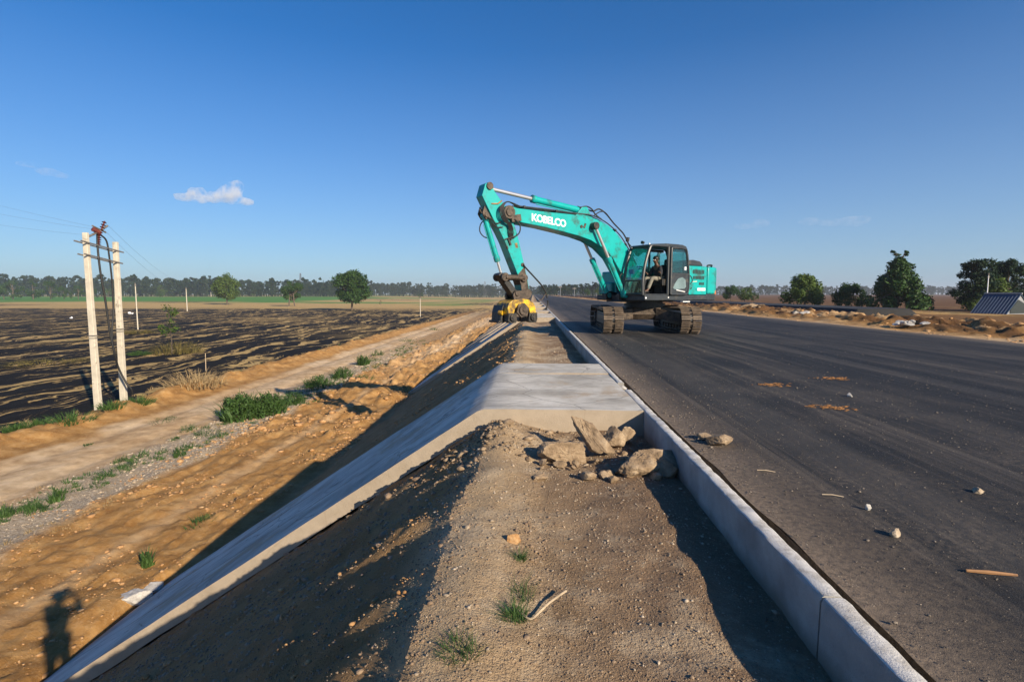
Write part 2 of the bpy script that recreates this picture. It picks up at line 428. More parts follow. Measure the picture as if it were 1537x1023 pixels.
M['olive'] = leaf_mat('olive_brown_leaves', (0.09, 0.075, 0.02), (0.20, 0.16, 0.05), 2)
M['tarp'] = simple('black_sheet', (0.010, 0.010, 0.011), 0.85, var=0.3, scale=3)
M['roof_blue'] = simple('dark_blue_sheet_metal', (0.030, 0.058, 0.105), 0.42, 0.0, var=0.15, scale=1.5)
M['pale_sheet'] = simple('pale_sheet_panel', (0.24, 0.25, 0.27), 0.6, var=0.06, scale=2)
M['sack'] = simple('white_sack', (0.75, 0.76, 0.78), 0.7, var=0.06)
M['slurry'] = simple('orange_mud', (0.36, 0.17, 0.055), 0.9, var=0.3, scale=18)

# ------------------------------------------------------------------ terrain
def field_scale_noise(x, y): return fbm(x*0.22, y*0.22, 5, 3)

def rise(x, y):
    return 2.7 * sst(220, 540, y) * (1 - sst(-260, -60, x))
def terrain(x, y):
    """height of the earth left of the kerb (x < 1.27)"""
    fade = np.clip(1.2 - y / 260.0, 0.0, 1.0)
    n_fine = fbm(x*9.0, y*9.0, 3, 3); n_small = fbm(x*3.1, y*3.1, 1, 4) + 0.35*n_fine; n_mid = fbm(x*0.9, y*0.9, 2, 4); n_big = field_scale_noise(x, y)
    # berm top
    crest = -0.50 + 0.16*fbm(x*0.0 + 3.3, y*0.55, 7, 4) + 0.05*fbm(x*0+1, y*2.7, 8, 3)
    zb = BERM + 0.035*n_mid + 0.022*n_small + 0.045*np.exp(-((x - crest - 0.22)/0.22)**2) - 0.035*np.exp(-((x-0.35)/0.35)**2)
    rut = np.exp(-((x - 0.06 - 0.05*fbm(x*0, y*1.1, 71, 3))/0.07)**2) * sst(1.2, 2.2, y) * (1 - sst(4.2, 5.2, y))
    zb = zb - 0.012*rut
    # heaped soil in front of the first slab
    zb = zb + 0.10*np.exp(-((x + 0.25)/0.45)**2 - ((y - 5.55)/0.5)**2) * (1 + 0.8*n_small)
    zb = zb - 0.05 * sst(0.9, 1.25, x)
    # slope
    m = 0.665
    d = crest - x
    teeth = np.clip(fbm(y*3.4 + 0.35*fbm(x*0.8, y*0.8, 23, 2), x*0.35, 21, 3) + 0.05, 0, 1) * (0.6 + 0.8*fbm(x*2.2, y*5.0, 25, 3))
    zs = BERM - m * d + 0.01 + 0.16*np.clip(teeth, 0, 0.6) * sst(0.05, 0.35, d) * (1 - 0.5*sst(2.5, 5.0, d)) + (0.05*n_small + 0.06*n_mid) * sst(0.0, 0.4, d)
    z1 = np.where(d > 0, np.minimum(zs, zb), zb)
    # lower ground
    ridg = np.abs(fbm(x*1.5, y*0.16, 11, 4))
    lo = LOW + 0.04*n_mid + 0.03*n_small
    soilw = sst(-12.4, -11.6, x)
    far_heap = sst(16, 30, y)
    ridg2 = np.abs(fbm(x*3.4, y*0.3, 12, 3)); rough_ = fbm(x*5.5, y*5.5, 14, 3)
    heap = soilw * (1 - sst(-7.6, -7.0, x)) * (0.13*ridg + 0.10*ridg2 + 0.055*rough_ + 0.07*n_mid + far_heap * (0.40*np.clip(n_mid + 0.15, 0, 1)) )
    trackw = sst(-18.6, -18.0, x) * (1 - sst(-14.9, -14.0, x))
    wob = 0.35*fbm(x*0, y*0.09, 13, 3)
    ruts = np.exp(-((x + 17.2 - wob)/0.42)**2) + np.exp(-((x + 15.1 - wob)/0.42)**2)
    lo = lo + heap + trackw * (0.02 - 0.09*ruts - 0.04*n_mid)
    bank = np.exp(-((x + 19.9 - 0.5*n_big)/1.0)**2) * (0.42 + 0.25*n_mid + 0.12*n_small)
    lo = lo + bank * (0.35 + 0.65*(1 - sst(60, 140, y)))
    fld = 1 - sst(-22.2, -21.0, x)
    lo = lo + fld * (0.10*n_big + 0.06*np.abs(fbm(x*0.7, y*0.07, 15, 3)) - 0.15)
    # soft maximum of slope and lower ground
    k = 0.10
    h = np.clip(0.5 + 0.5*(z1 - lo)/k, 0, 1)
    z = lo*(1-h) + z1*h + k*h*(1-h)
    z = np.where(x < -9.0, lo, z) + rise(x, y)
    # keep it under the chutes
    for (c0, c1) in CHUTES:
        ins = sst(c0 + 0.02, c0 + 0.14, y) * (1 - sst(c1 - 0.14, c1 - 0.02, y)) * sst(-7.5, -7.2, x)
        cap = np.where(x > -0.58, -1.62, -1.32 - 0.68*(-0.58 - x) - 0.34)
        front = sst(c0 - 0.75, c0 - 0.12, y) * (1 - sst(c0 + 0.03, c0 + 0.06, y)) * sst(-7.3, -7.0, x)
        bed = np.where(x > -0.58, -1.545, -1.35 - 0.665*(-0.64 - x) - 0.215) + 0.05*n_small + 0.03*n_mid
        z = np.where(x < -0.35, z*(1-front) + np.maximum(z, bed)*front, z)
        z = np.where(ins > 0.0, z*(1-ins) + np.minimum(z, cap)*ins, z)
    return z, crest
CHUTES = [(6.03, 10.15), (30.3, 36.6), (40.5, 44.0), (52.5, 56.5), (66, 70), (82, 86)]

def grid_faces(nx, ny):
    i = np.arange(nx-1)[None, :]; j = np.arange(ny-1)[:, None]
    a = j*nx + i
    return np.stack([a, a+1, a+nx+1, a+nx], -1)

# lines of the left grid
xs = list(np.arange(1.268, -7.6, -0.05)); x = xs[-1]
while x > -24: x -= 0.095; xs.append(x)
while x > -60: x -= 0.28; xs.append(x)
st_ = 0.3
while x > -4200: st_ *= 1.055; x -= st_; xs.append(x)
xs = np.array(xs[::-1])
ys = list(np.arange(-3.0, 6.0, 0.045)); y = ys[-1]
while y < 60: y += 0.0078*y; ys.append(y)
while y < 320: y += 0.0125*y; ys.append(y)
while y < 5200: y += 0.045*y; ys.append(y)
ys = np.array(ys)
XX, YY = np.meshgrid(xs, ys)
ZZ, CREST = terrain(XX, YY)
nb = fbm(XX*0.5, YY*0.5, 31, 4); nf = fbm(XX*0.035, YY*0.035, 33, 4); nl = fbm(XX*0.25, YY*0.05, 35, 4)
def weights(x, y):
    w = {}
    w['w_berm'] = sst(-1.0, -0.4, x + 0.25*nb) + 0.55*(1 - sst(-7.4, -6.6, x))*0 + 0.35*sst(-7.2, -6.6, x)*(1 - sst(-1.2, -0.5, x))
    w['w_gravel'] = sst(-14.6, -14.0, x + 0.6*nb) * (1 - sst(-12.1, -11.4, x + 0.7*nb)) * (1 - sst(30, 70, y)*0.7)
    tr = sst(-18.5, -17.8, x + 0.5*nb) * (1 - sst(-14.7, -14.0, x + 0.6*nb))
    w['w_track'] = np.clip(tr * (0.72 + 0.5*nb) + 0.35*np.exp(-((x + 9.3 + 0.5*nl)/0.22)**2)
                           + 0.7*np.exp(-((x + 9.0 + 2*nl)/1.2)**2)*sst(28, 60, y), 0, 1)
    fld = 1 - sst(-21.6, -20.6, x + 0.9*nb)
    fld = np.maximum(fld, sst(100, 220, y) * (1 - sst(-15, -11, x)))
    w['w_field'] = fld
    burn = (1 - sst(150, 235, y + 40*nf)) * (1 - sst(0.2, 0.5, nf - 0.0)*0.3)
    w['w_burn'] = np.clip(burn + 0.8*(sst(0.10, 0.2, fbm(x*0.01, y*0.012, 41, 3))*(y > 150)*(y < 500)), 0, 1)
    gr = sst(320, 345, y + 30*nf) * (1 - sst(560, 590, y))*(1 - sst(-175, -150, x)) + 0.85*sst(0.04, 0.14, fbm(x*0.008, y*0.02, 43, 3)) * sst(235, 300, y) * (1 - sst(-40, -25, x))
    w['w_green'] = np.clip(gr, 0, 1)
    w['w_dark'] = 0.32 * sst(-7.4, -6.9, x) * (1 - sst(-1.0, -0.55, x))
    return w
W = weights(XX, YY)
V = np.stack([XX, YY, ZZ], -1).reshape(-1, 3)
A = {k: np.clip(v, 0, 1).ravel() for k, v in W.items()}
FC = grid_faces(len(xs), len(ys)).reshape(-1, 4)
fx = XX.ravel()[FC].mean(1); fy = YY.ravel()[FC].mean(1)
fc = CREST.ravel()[FC].mean(1)
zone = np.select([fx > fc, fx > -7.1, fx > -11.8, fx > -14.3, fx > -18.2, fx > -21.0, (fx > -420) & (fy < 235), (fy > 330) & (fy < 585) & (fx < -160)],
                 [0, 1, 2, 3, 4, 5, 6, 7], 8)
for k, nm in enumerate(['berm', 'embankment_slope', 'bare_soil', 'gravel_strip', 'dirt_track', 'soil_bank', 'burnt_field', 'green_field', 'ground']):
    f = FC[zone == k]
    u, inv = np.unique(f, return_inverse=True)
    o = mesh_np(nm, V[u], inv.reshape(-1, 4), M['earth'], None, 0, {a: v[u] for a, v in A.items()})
    tag(o, kind='structure')

def ground_z(x, y):
    return float(terrain(np.array([x], dtype=float), np.array([y], dtype=float))[0][0])
def on_ground(px, py, z0=LOW):
    z = z0
    for _ in range(6):
        p = on_z(px, py, z); z = 0.5*z + 0.5*ground_z(p.x, p.y)
    p = on_z(px, py, z); return Vector((p.x, p.y, ground_z(p.x, p.y)))

# right of the road
def terrain_r(x, y):
    n1 = fbm(x*1.3, y*1.3, 51, 4); n2 = fbm(x*0.45, y*0.22, 52, 4); n3 = fbm(x*0.05, y*0.05, 53, 3)
    z = -1.42 + 0.05*n1 - 0.05*sst(13.4, 14.6, x)
    band = sst(15.0, 16.6, x) * (1 - sst(20.6, 21.6, x))
    n4 = fbm(x*4.3, y*4.3, 57, 3)
    z = z + band * np.clip(0.16 + 0.32*n2 + 0.30*n1 + 0.13*n4, -0.1, 0.9) * (0.55 + 0.45*(1 - sst(60, 120, y)))
    z = z - 0.6*sst(34, 46, x) + 0.25*n3*sst(40, 80, x)
    return z
xr = list(np.arange(13.25, 26, 0.10)); x = xr[-1]
st_ = 0.12
while x < 4200: st_ = min(st_*1.045, 0.05*x); x += st_; xr.append(x)
yr = [-3.0, 0.0, 3.0, 6.0, 9.0]; y = 11.0
while y < 60: yr.append(y); y += 0.0085*y
while y < 320: yr.append(y); y += 0.015*y
while y < 5200: yr.append(y); y += 0.045*y
xr = np.array(xr); yr = np.array(yr)
XR, YR = np.meshgrid(xr, yr); ZR = terrain_r(XR, YR)
nb2 = fbm(XR*0.6, YR*0.6, 61, 4); nl2 = fbm(XR*0.5, YR*0.12, 63, 4)
AR = {'w_track': 0.40*(1 - sst(14.6, 16.2, XR + 0.6*nb2)) + 0.3*sst(0.22, 0.36, nl2)*(XR < 24), 'w_gravel': 0*XR, 'w_berm': 0*XR,
      'w_field': sst(26, 36, XR + 2*nb2), 'w_burn': 0*XR, 'w_green': 0.25*sst(-0.1, 0.3, nb2)*sst(60, 120, YR)*sst(36, 50, XR),
      'w_dark': np.clip(sst(15.6, 16.8, XR + 0.7*nb2) * (1 - 0.25*sst(23.0, 24.5, XR)) * (0.95 - 1.0*sst(0.20, 0.34, nl2)), 0, 1) + 0.72*sst(34, 50, XR)}
VR = np.stack([XR, YR, ZR], -1).reshape(-1, 3); FR = grid_faces(len(xr), len(yr)).reshape(-1, 4)
fxr = XR.ravel()[FR].mean(1)
for k, (nm, sel) in enumerate((('verge', fxr < 15.5), ('spoil_strip', (fxr >= 15.5) & (fxr < 24)), ('far_field', fxr >= 24))):
    f = FR[sel]; u, inv = np.unique(f, return_inverse=True)
    tag(mesh_np(nm, VR[u], inv.reshape(-1, 4), M['earth'], None, 0, {a: v.ravel()[u] for a, v in AR.items()}), kind='structure')
def gz_r(x, y): return float(terrain_r(np.array([x], float), np.array([y], float))[0])

# road: asphalt sheet with a ragged cast edge, and the open joint beside the kerb
ry = [-3.0]; y = -3.0
while y < 5200:
    y += max(0.12, 0.02*abs(y)); ry.append(y)
rx = [1.438, 1.46, 1.6, 2.2, 3.5, 5, 7, 9, 11, 12.4, 13.2, 13.46]
RX, RY = np.meshgrid(np.array(rx), np.array(ry))
edge = 0.022*fbm(RY*1.7, RY*0, 81, 4)
RX = RX + np.where(RX < 1.45, edge, 0) + np.where(RX > 13.4, 0.25*fbm(RY*0.4, RY*0, 83, 4) , 0)
RZ = ROAD + 0.006*fbm(RX*0.6, RY*0.25, 85, 3)
RZ = np.where(RX < 1.462, RZ - 0.010, RZ)
road = tag(mesh_np('road', np.stack([RX, RY, RZ], -1).reshape(-1, 3), grid_faces(len(rx), len(ry)).reshape(-1, 4), M['asphalt'], None, 0), kind='structure')
b = MB(); b.box((7.47, 100, ROAD - 0.32), (12.00, 206, 0.56))
tag(b.build('road_base', M['asphalt']), kind='structure')
b = MB(); b.box((1.40, 100, -1.545), (0.14, 206, 0.22))
tag(b.build('kerb_bedding', M['earth']), kind='structure')

# ------------------------------------------------------------------ kerb stones
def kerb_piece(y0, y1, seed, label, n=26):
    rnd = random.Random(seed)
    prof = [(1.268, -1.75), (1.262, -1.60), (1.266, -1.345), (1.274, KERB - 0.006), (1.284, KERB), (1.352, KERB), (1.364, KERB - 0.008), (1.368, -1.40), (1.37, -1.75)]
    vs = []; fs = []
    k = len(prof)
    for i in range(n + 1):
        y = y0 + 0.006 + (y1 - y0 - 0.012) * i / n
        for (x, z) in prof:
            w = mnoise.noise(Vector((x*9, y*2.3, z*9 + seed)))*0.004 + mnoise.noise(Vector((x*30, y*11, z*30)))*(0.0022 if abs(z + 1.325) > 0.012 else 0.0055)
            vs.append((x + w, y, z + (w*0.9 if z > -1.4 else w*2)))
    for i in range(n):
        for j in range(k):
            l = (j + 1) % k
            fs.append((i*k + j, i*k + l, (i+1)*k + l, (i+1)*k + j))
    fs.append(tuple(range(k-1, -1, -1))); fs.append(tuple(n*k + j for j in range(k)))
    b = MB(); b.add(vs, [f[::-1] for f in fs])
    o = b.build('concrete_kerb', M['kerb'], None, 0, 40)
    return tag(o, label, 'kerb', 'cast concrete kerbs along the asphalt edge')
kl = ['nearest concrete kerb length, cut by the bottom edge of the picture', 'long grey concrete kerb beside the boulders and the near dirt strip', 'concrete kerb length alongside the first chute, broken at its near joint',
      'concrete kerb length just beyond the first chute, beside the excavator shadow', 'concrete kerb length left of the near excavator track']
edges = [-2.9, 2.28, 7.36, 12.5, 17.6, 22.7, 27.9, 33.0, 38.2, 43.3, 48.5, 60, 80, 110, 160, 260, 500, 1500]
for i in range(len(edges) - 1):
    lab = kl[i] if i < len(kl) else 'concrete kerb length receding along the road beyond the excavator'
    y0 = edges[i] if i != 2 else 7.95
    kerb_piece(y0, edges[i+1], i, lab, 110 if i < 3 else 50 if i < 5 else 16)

# ------------------------------------------------------------------ rocks
def rock_mesh(seed, size, cuts=14, sub=4, rough=0.05):
    import bmesh
    rnd = random.Random(seed)
    bm = bmesh.new(); bmesh.ops.create_icosphere(bm, subdivisions=sub, radius=1)
    pl = []
    for _ in range(cuts):
        n = Vector((rnd.gauss(0, 1), rnd.gauss(0, 1), rnd.gauss(0, 1))).normalized(); pl.append((n, rnd.uniform(0.48, 0.9)))
    for v in bm.verts:
        d = v.co.normalized(); r = 1.15
        for n, h in pl:
            q = d.dot(n)
            if q > 1e-4: r = min(r, h / q)
        r += rough * mnoise.fractal(d*2.5 + Vector((seed, 0, 0)), 0.8, 2.0, 5) - rough*0.7*abs(mnoise.noise(Vector((d.x*3, d.y*3, d.z*9)) + Vector((seed, 3, 0)))) + rough*0.3*mnoise.noise(d*14 + Vector((seed, 3, 0)))
        v.co = Vector((d.x*size[0], d.y*size[1], d.z*size[2])) * r
    vs = [tuple(v.co) for v in bm.verts]; fs = [tuple(w.index for w in f.verts) for f in bm.faces]
    bm.free(); return vs, fs
def rock(name, label, cat, loc, size, rot=(0, 0, 0), seed=1, mat='stone', group=None, sub=4, cuts=14, rough=0.05):
    vs, fs = rock_mesh(seed, size, cuts, sub, rough)
    b = MB(); b.add(vs, fs); o = b.build(name, M[mat], None, 0, 18)
    o.location = loc; o.rotation_euler = rot
    return tag(o, label, cat, group)

g = 'boulders dumped in front of the first chute'
p = on_z(846, 690, BERM); rock('boulder', 'rounded striped boulder left of the leaning rock slab', 'rock', (p.x, p.y + 0.02, -1.50), (0.215, 0.14, 0.135), (0.1, 0.1, 0.2), 3, group=g, rough=0.075, sub=5, cuts=9)
p = on_z(893, 690, BERM); rock('boulder', 'tall wedge shaped rock slab leaning over the boulder heap', 'rock', (p.x - 0.0, p.y + 0.20, -1.385), (0.33, 0.14, 0.105), (0.15, 0.80, -0.25), 11, group=g, cuts=9, rough=0.06, sub=5)
p = on_z(928, 682, BERM); rock('boulder', 'small dark boulder tucked behind the leaning rock slab', 'rock', (p.x, p.y + 0.22, -1.47), (0.13, 0.12, 0.12), (0.3, 0.2, 0.5), 13, group=g)
p = on_z(965, 716, BERM); rock('boulder', 'broad pitted boulder in the sun close to the kerb', 'rock', (p.x - 0.02, p.y + 0.12, -1.475), (0.20, 0.15, 0.14), (0.1, -0.1, 0.7), 22, group=g, rough=0.085, sub=5, cuts=10)
p = on_z(1003, 712, BERM); rock('boulder', 'dark boulder lying in the kerb shadow against the kerb', 'rock', (p.x - 0.03, p.y + 0.12, -1.48), (0.22, 0.19, 0.13), (0, 0.2, 0.2), 27, group=g, rough=0.05, sub=5, cuts=9)
p = on_z(942, 668, BERM); rock('boulder', 'flat pale stone behind the broad pitted boulder', 'rock', (p.x + 0.02, p.y + 0.12, -1.47), (0.15, 0.12, 0.10), (0.2, 0, 0.9), 33, group=g)
p = on_z(915, 722, BERM); rock('boulder', 'small broken stone in front of the boulder heap', 'rock', (p.x + 0.03, p.y + 0.02, -1.55), (0.06, 0.05, 0.04), (0, 0, 0), 35, group=g)
p = on_z(765, 660, BERM); rock('boulder', 'small grey stone on loose soil under the slab face', 'rock', (p.x, p.y, -1.45), (0.05, 0.04, 0.035), (0, 0, 0), 36, group=g)
p = on_z(812, 716, BERM); rock('boulder', 'small dark stone on the open berm', 'rock', (p.x, p.y, -1.565), (0.05, 0.04, 0.04), (0, 0, 0), 37, group=g)
p = on_z(772, 815, BERM); rock('boulder', 'fist sized yellowish clod beside a grass tuft', 'rock', (p.x, p.y, -1.54), (0.055, 0.045, 0.05), (0, 0, 0), 39, mat='clod', group=g)
p = on_z(1082, 668, ROAD); rock('broken_rock', 'broken flat sandy rock lying on the asphalt by the kerb', 'rock', (p.x, p.y, -1.31), (0.13, 0.10, 0.06), (0, 0.1, 0.3), 41)
p = on_z(1060, 660, ROAD); rock('broken_rock', 'crumbled pile of sandy fragments beside the flat rock on the asphalt', 'rock', (p.x, p.y + 0.03, -1.33), (0.10, 0.07, 0.035), (0, 0, 0.3), 43)
p = on_z(1302, 765, ROAD); rock('stone', 'small white stone on the near asphalt', 'stone', (p.x, p.y, -1.33), (0.021, 0.019, 0.024), (0, 0, 0), 44, 'white_stone', sub=3)
p = on_z(1343, 804, ROAD); rock('stone', 'pointed pale stone on the asphalt with a long shadow', 'stone', (p.x, p.y, -1.33), (0.030, 0.024, 0.028), (0, 0, 0.4), 45, 'pebble', sub=3, cuts=8)
p = on_z(1467, 739, ROAD); rock('stone', 'small tan stone at the right side of the asphalt', 'stone', (p.x, p.y, -1.335), (0.05, 0.035, 0.03), (0, 0, 0.4), 46, 'pebble', sub=3)
p = on_z(1275, 595, ROAD); rock('stone', 'tiny white stone on the asphalt near the orange mud', 'stone', (p.x, p.y, -1.335), (0.04, 0.035, 0.035), (0, 0, 0.4), 47, 'white_stone', sub=3)
for i in range(60):
    rr_ = random.Random(900 + i); x_, y_ = rr_.uniform(-0.15, 1.05), rr_.uniform(4.35, 5.55); k_ = 0.012 + 0.05*rr_.random()**2
    rock('rubble_piece', 'small broken stone lying loose round the boulder heap', 'rock', (x_, y_, BERM + k_*0.25), (k_*1.3, k_, k_*0.8), (rr_.uniform(-.4, .4), rr_.uniform(-.4, .4), rr_.uniform(0, 6)), 900 + i, group='loose rubble round the boulders', sub=2, cuts=9)
# broken kerb joint
for i, (px, py, s, lab) in enumerate(((925, 568, 0.075, 'dark broken concrete lump in the gap of the kerb'), (940, 580, 0.06, 'small broken concrete lump at the near end of the kerb gap'), (917, 560, 0.05, 'crumbled concrete lump at the far end of the kerb gap'))):
    p = on_z(px, py, KERB - 0.05); rock('concrete_lump', lab, 'rubble', (1.32, p.y, KERB - 0.06), (s, s*1.8, s*0.8), (0.2*i, 0.1, i), 50 + i, 'rubble', 'broken kerb lumps')
# rubble at the foot of the chute
for i, (px, py, s, lab) in enumerate(((205, 922, 0.34, 'large grey rock at the foot of the first chute'), (228, 905, 0.25, 'grey rock behind the large one at the chute foot'), (172, 943, 0.17, 'orange tinted rock nearest the picture edge at the chute foot'))):
    p = on_ground(px, py); rock('toe_rock', lab, 'rock', (p.x, p.y, p.z + s*0.18), (s, s*0.6, s*0.42), (0.2, 0.1*i, 0.6 + i), 60 + i, 'rubble' if i < 2 else 'clod', 'rocks at the chute foot')

def scatter(name, pts, sizes, mat, seed=0, sub=1, flat=0.65, variants=5):
    """many small stones as one loose mass"""
    rng = np.random.default_rng(seed)
    base = []
    for k in range(variants):
        vs, fs = rock_mesh(seed*31 + k, (1, 1, flat), 7, sub, 0.05)
        base.append((np.array(vs), np.array(fs)))
    Vs = []; Fs = []; off = 0
    for i, (p, s) in enumerate(zip(pts, sizes)):
        v, f = base[i % variants]
        a = rng.uniform(0, 2*math.pi); c, s_ = math.cos(a), math.sin(a)
        sc = np.array([rng.uniform(0.7, 1.4), rng.uniform(0.7, 1.2), rng.uniform(0.6, 1.1)]) * s
        q = v * sc
        q = np.stack([q[:, 0]*c - q[:, 1]*s_, q[:, 0]*s_ + q[:, 1]*c, q[:, 2]], -1) + np.array(p)
        Vs.append(q); Fs.append(f + off); off += len(v)
    return mesh_np(name, np.concatenate(Vs), np.concatenate(Fs), M[mat], None, None)

rng = np.random.default_rng(7)
def tpts(n, xr_, yr_, clump=0.0, seed=0, ylog=True):
    x = rng.uniform(*xr_, n); 
    y = np.exp(rng.uniform(math.log(yr_[0]), math.log(yr_[1]), n)) if ylog else rng.uniform(*yr_, n)
    if clump > 0:
        keep = fbm(x*0.9, y*0.5, 91 + seed, 3) > clump - 0.3
        x, y = x[keep], y[keep]
    for (c0, c1) in CHUTES:
        k = ~((y > c0 - 0.05) & (y < c1 + 0.05) & (x > -7.3)); x, y = x[k], y[k]
    z, cr = terrain(x, y); return np.stack([x, y, z], -1)
p = tpts(15000, (-0.75, 1.25), (1.1, 16)); s = np.clip(0.0028*np.exp(rng.normal(0, 0.6, len(p))), 0.0015, 0.022)*np.clip(p[:,1]/3, 0.7, 2.0)
tag(scatter('loose_gravel', p + [0, 0, 0.002], s, 'pebble', 1), 'pale loose gravel and grit strewn over the berm', 'gravel', kind='stuff')
p = tpts(12000, (-4.6, -0.42), (1.2, 30)); p = p[(p[:, 0] < -0.62) | (p[:, 1] > 9)]
bandk = fbm(p[:, 1]*3.4, p[:, 0]*0.35, 21, 3); p = p[bandk > 0.02]
s = np.clip(0.0068*np.exp(rng.normal(0, 0.7, len(p))), 0.003, 0.034)*np.clip(p[:,1]/4, 0.8, 2.4)
p2 = tpts(22000, (-0.7, 1.25), (1.1, 7.5)); s2 = np.clip(0.0032*np.exp(rng.normal(0, 0.5, len(p2))), 0.0015, 0.012)
tag(scatter('soil_grains', p2 + [0, 0, 0.001], s2, 'grain', 14), 'dark brown soil grains crumbled over the berm', 'soil', kind='stuff')
p3 = tpts(26000, (-5.6, -0.45), (1.1, 9)); s3 = np.clip(0.0052*np.exp(rng.normal(0, 0.6, len(p3))), 0.002, 0.03)*np.clip(p3[:,1]/3, 0.8, 1.8)
tag(scatter('slope_grains', p3 + [0, 0, 0.002], s3, 'grain', 16), 'brown soil crumbs covering the shaded slope', 'soil', kind='stuff')
tag(scatter('slope_clods', p + [0, 0, 0.012], s, 'clod', 2), 'crumbly soil clods catching light on the embankment slope', 'clods', kind='stuff')
p = tpts(16000, (-13, -6.4), (4, 60), 0.25, 2); s = np.clip(0.015*np.exp(rng.normal(0, 0.7, len(p))), 0.007, 0.11)*np.clip(p[:,1]/12, 0.7, 2.4)
tag(scatter('soil_clods', p + [0, 0, 0.005], s, 'clod', 3), 'orange soil clods scattered over the bare lower ground', 'clods', kind='stuff')
p = tpts(7000, (-14.4, -11.6), (8, 60)); s = np.clip(0.02*np.exp(rng.normal(0, 0.6, len(p))), 0.008, 0.09)*np.clip(p[:,1]/15, 0.7, 2.0)
tag(scatter('verge_gravel', p, s, 'pebble', 15), 'grey tan gravel on the strip beside the dirt track', 'gravel', kind='stuff')
p = tpts(900, (-12, -7), (20, 70), 0.3, 3); s = np.clip(0.06*np.exp(rng.normal(0, 0.6, len(p))), 0.03, 0.26)
tag(scatter('clod_heaps', p + [0, 0, 0.02], s, 'clod', 4), 'rough lumps of dug soil along the far embankment foot', 'clods', kind='stuff')
p = tpts(420, (-1.3, 0.5), (4.9, 5.98)); p = p[np.abs(p[:,0]+0.2) < 0.8]
s = np.clip(0.016*np.exp(rng.normal(0, 0.6, len(p))), 0.006, 0.06)
pc = rng.normal(0, 1, (260, 2))*[0.07, 0.55] + [0.02, 3.3]; zz, _ = terrain(pc[:, 0], pc[:, 1])
tag(scatter('soil_crumbs', np.stack([pc[:, 0], pc[:, 1], zz + 0.004], -1), np.clip(0.0055*np.exp(rng.normal(0, 0.6, 260)), 0.002, 0.018), 'grain', 12), 'yellowish soil crumbs in a loose row along the berm', 'clods', kind='stuff')
tag(scatter('slab_foot_rubble', p + [0, 0, 0.006], s, 'stone', 6), 'broken rubble and soil heaped under the slab front', 'rubble', kind='stuff')
n = 5200
x = 1.47 + 9*rng.uniform(0, 1, n)**2.0; y = np.exp(rng.uniform(math.log(1.2), math.log(26), n)); k = fbm(x*0.8, y*0.16, 99, 3) > -0.15; x, y = x[k], y[k]
s = np.clip(0.0034*np.exp(rng.normal(0, 0.55, len(x))), 0.002, 0.016)*np.clip(y/4, 0.7, 1.6)
n2_ = 15000; xg = 1.47 + 7*rng.uniform(0, 1, n2_)**1.6; yg = np.exp(rng.uniform(math.log(1.1), math.log(9), n2_)); sg_ = np.clip(0.0019*np.exp(rng.normal(0, 0.5, n2_)), 0.001, 0.007)*np.clip(yg/3, 0.8, 1.8)
tag(scatter('asphalt_crumbs', np.stack([xg, yg, np.full(n2_, ROAD + 0.003)], -1), sg_, 'grit', 25), 'fine crumbs and dust grains on the near asphalt', 'grit', kind='stuff')
tag(scatter('road_grit', np.stack([x, y, np.full(len(x), ROAD + 0.004)], -1), s, 'grit', 5), 'small grit and stones strewn over the asphalt', 'grit', kind='stuff')
n = 900
x = 1.395 + rng.normal(0, 0.012, n); y = np.exp(rng.uniform(math.log(1.2), math.log(30), n))
s = np.clip(0.007*np.exp(rng.normal(0, 0.5, n)), 0.003, 0.02)
tag(scatter('joint_debris', np.stack([x, y, np.full(n, -1.43)], -1), s, 'pebble', 8), 'sand and crumbs filling the open joint behind the kerb', 'debris', kind='stuff')
n = 700
x = rng.uniform(13.6, 23, n); y = np.exp(rng.uniform(math.log(14), math.log(90), n)); z = terrain_r(x, y)
s = np.clip(0.05*np.exp(rng.normal(0, 0.6, n)), 0.02, 0.25)
tag(scatter('spoil_lumps', np.stack([x, y, z], -1), s, 'clod', 9), 'brown soil lumps on the spoil strip beyond the road', 'clods', kind='stuff')

# orange mud smears on the asphalt
for i, (px, py, w, lab) in enumerate(((1250, 612, 0.42, 'orange mud smear nearest on the asphalt'), (1252, 568, 0.40, 'bright orange mud smear farther out on the asphalt'), (1160, 578, 0.36, 'thin orange mud streak left of the other smears'))):
    p = on_z(px, py, ROAD); b = MB(); rnd = random.Random(70 + i)
    for k in range(60):
        q = (rnd.gauss(0, w*0.30), rnd.gauss(0, w*0.20), 0)
        vs, fs = rock_mesh(200 + k % 4, (rnd.uniform(0.008, 0.035), rnd.uniform(0.004, 0.011), 0.004), 6, 2, 0.1)
        b.add(vs, fs, Matrix.Translation((q[0], q[1] - q[0]*0.25*(i == 0), 0.003)) @ Matrix.Rotation(rnd.gauss(0, 0.3) - 0.2, 4, 'Z'))
    o = b.build('mud_smear', M['slurry'], None, 0, 60); o.location = (p.x, p.y, ROAD + 0.005); tag(o, lab, 'mud', 'orange mud smears on the asphalt', 'stuff')
p = on_z(1490, 863, ROAD)
b = MB(); b.tube([(-0.11, 0.02, 0.012), (-0.02, 0.0, 0.016), (0.10, -0.015, 0.012)], [0.007, 0.010, 0.006], 6)
o = b.build('stick', M['rust'], None, 0, 40); o.location = (p.x, p.y, ROAD); tag(o, 'short brown stick lying on the near asphalt', 'stick')
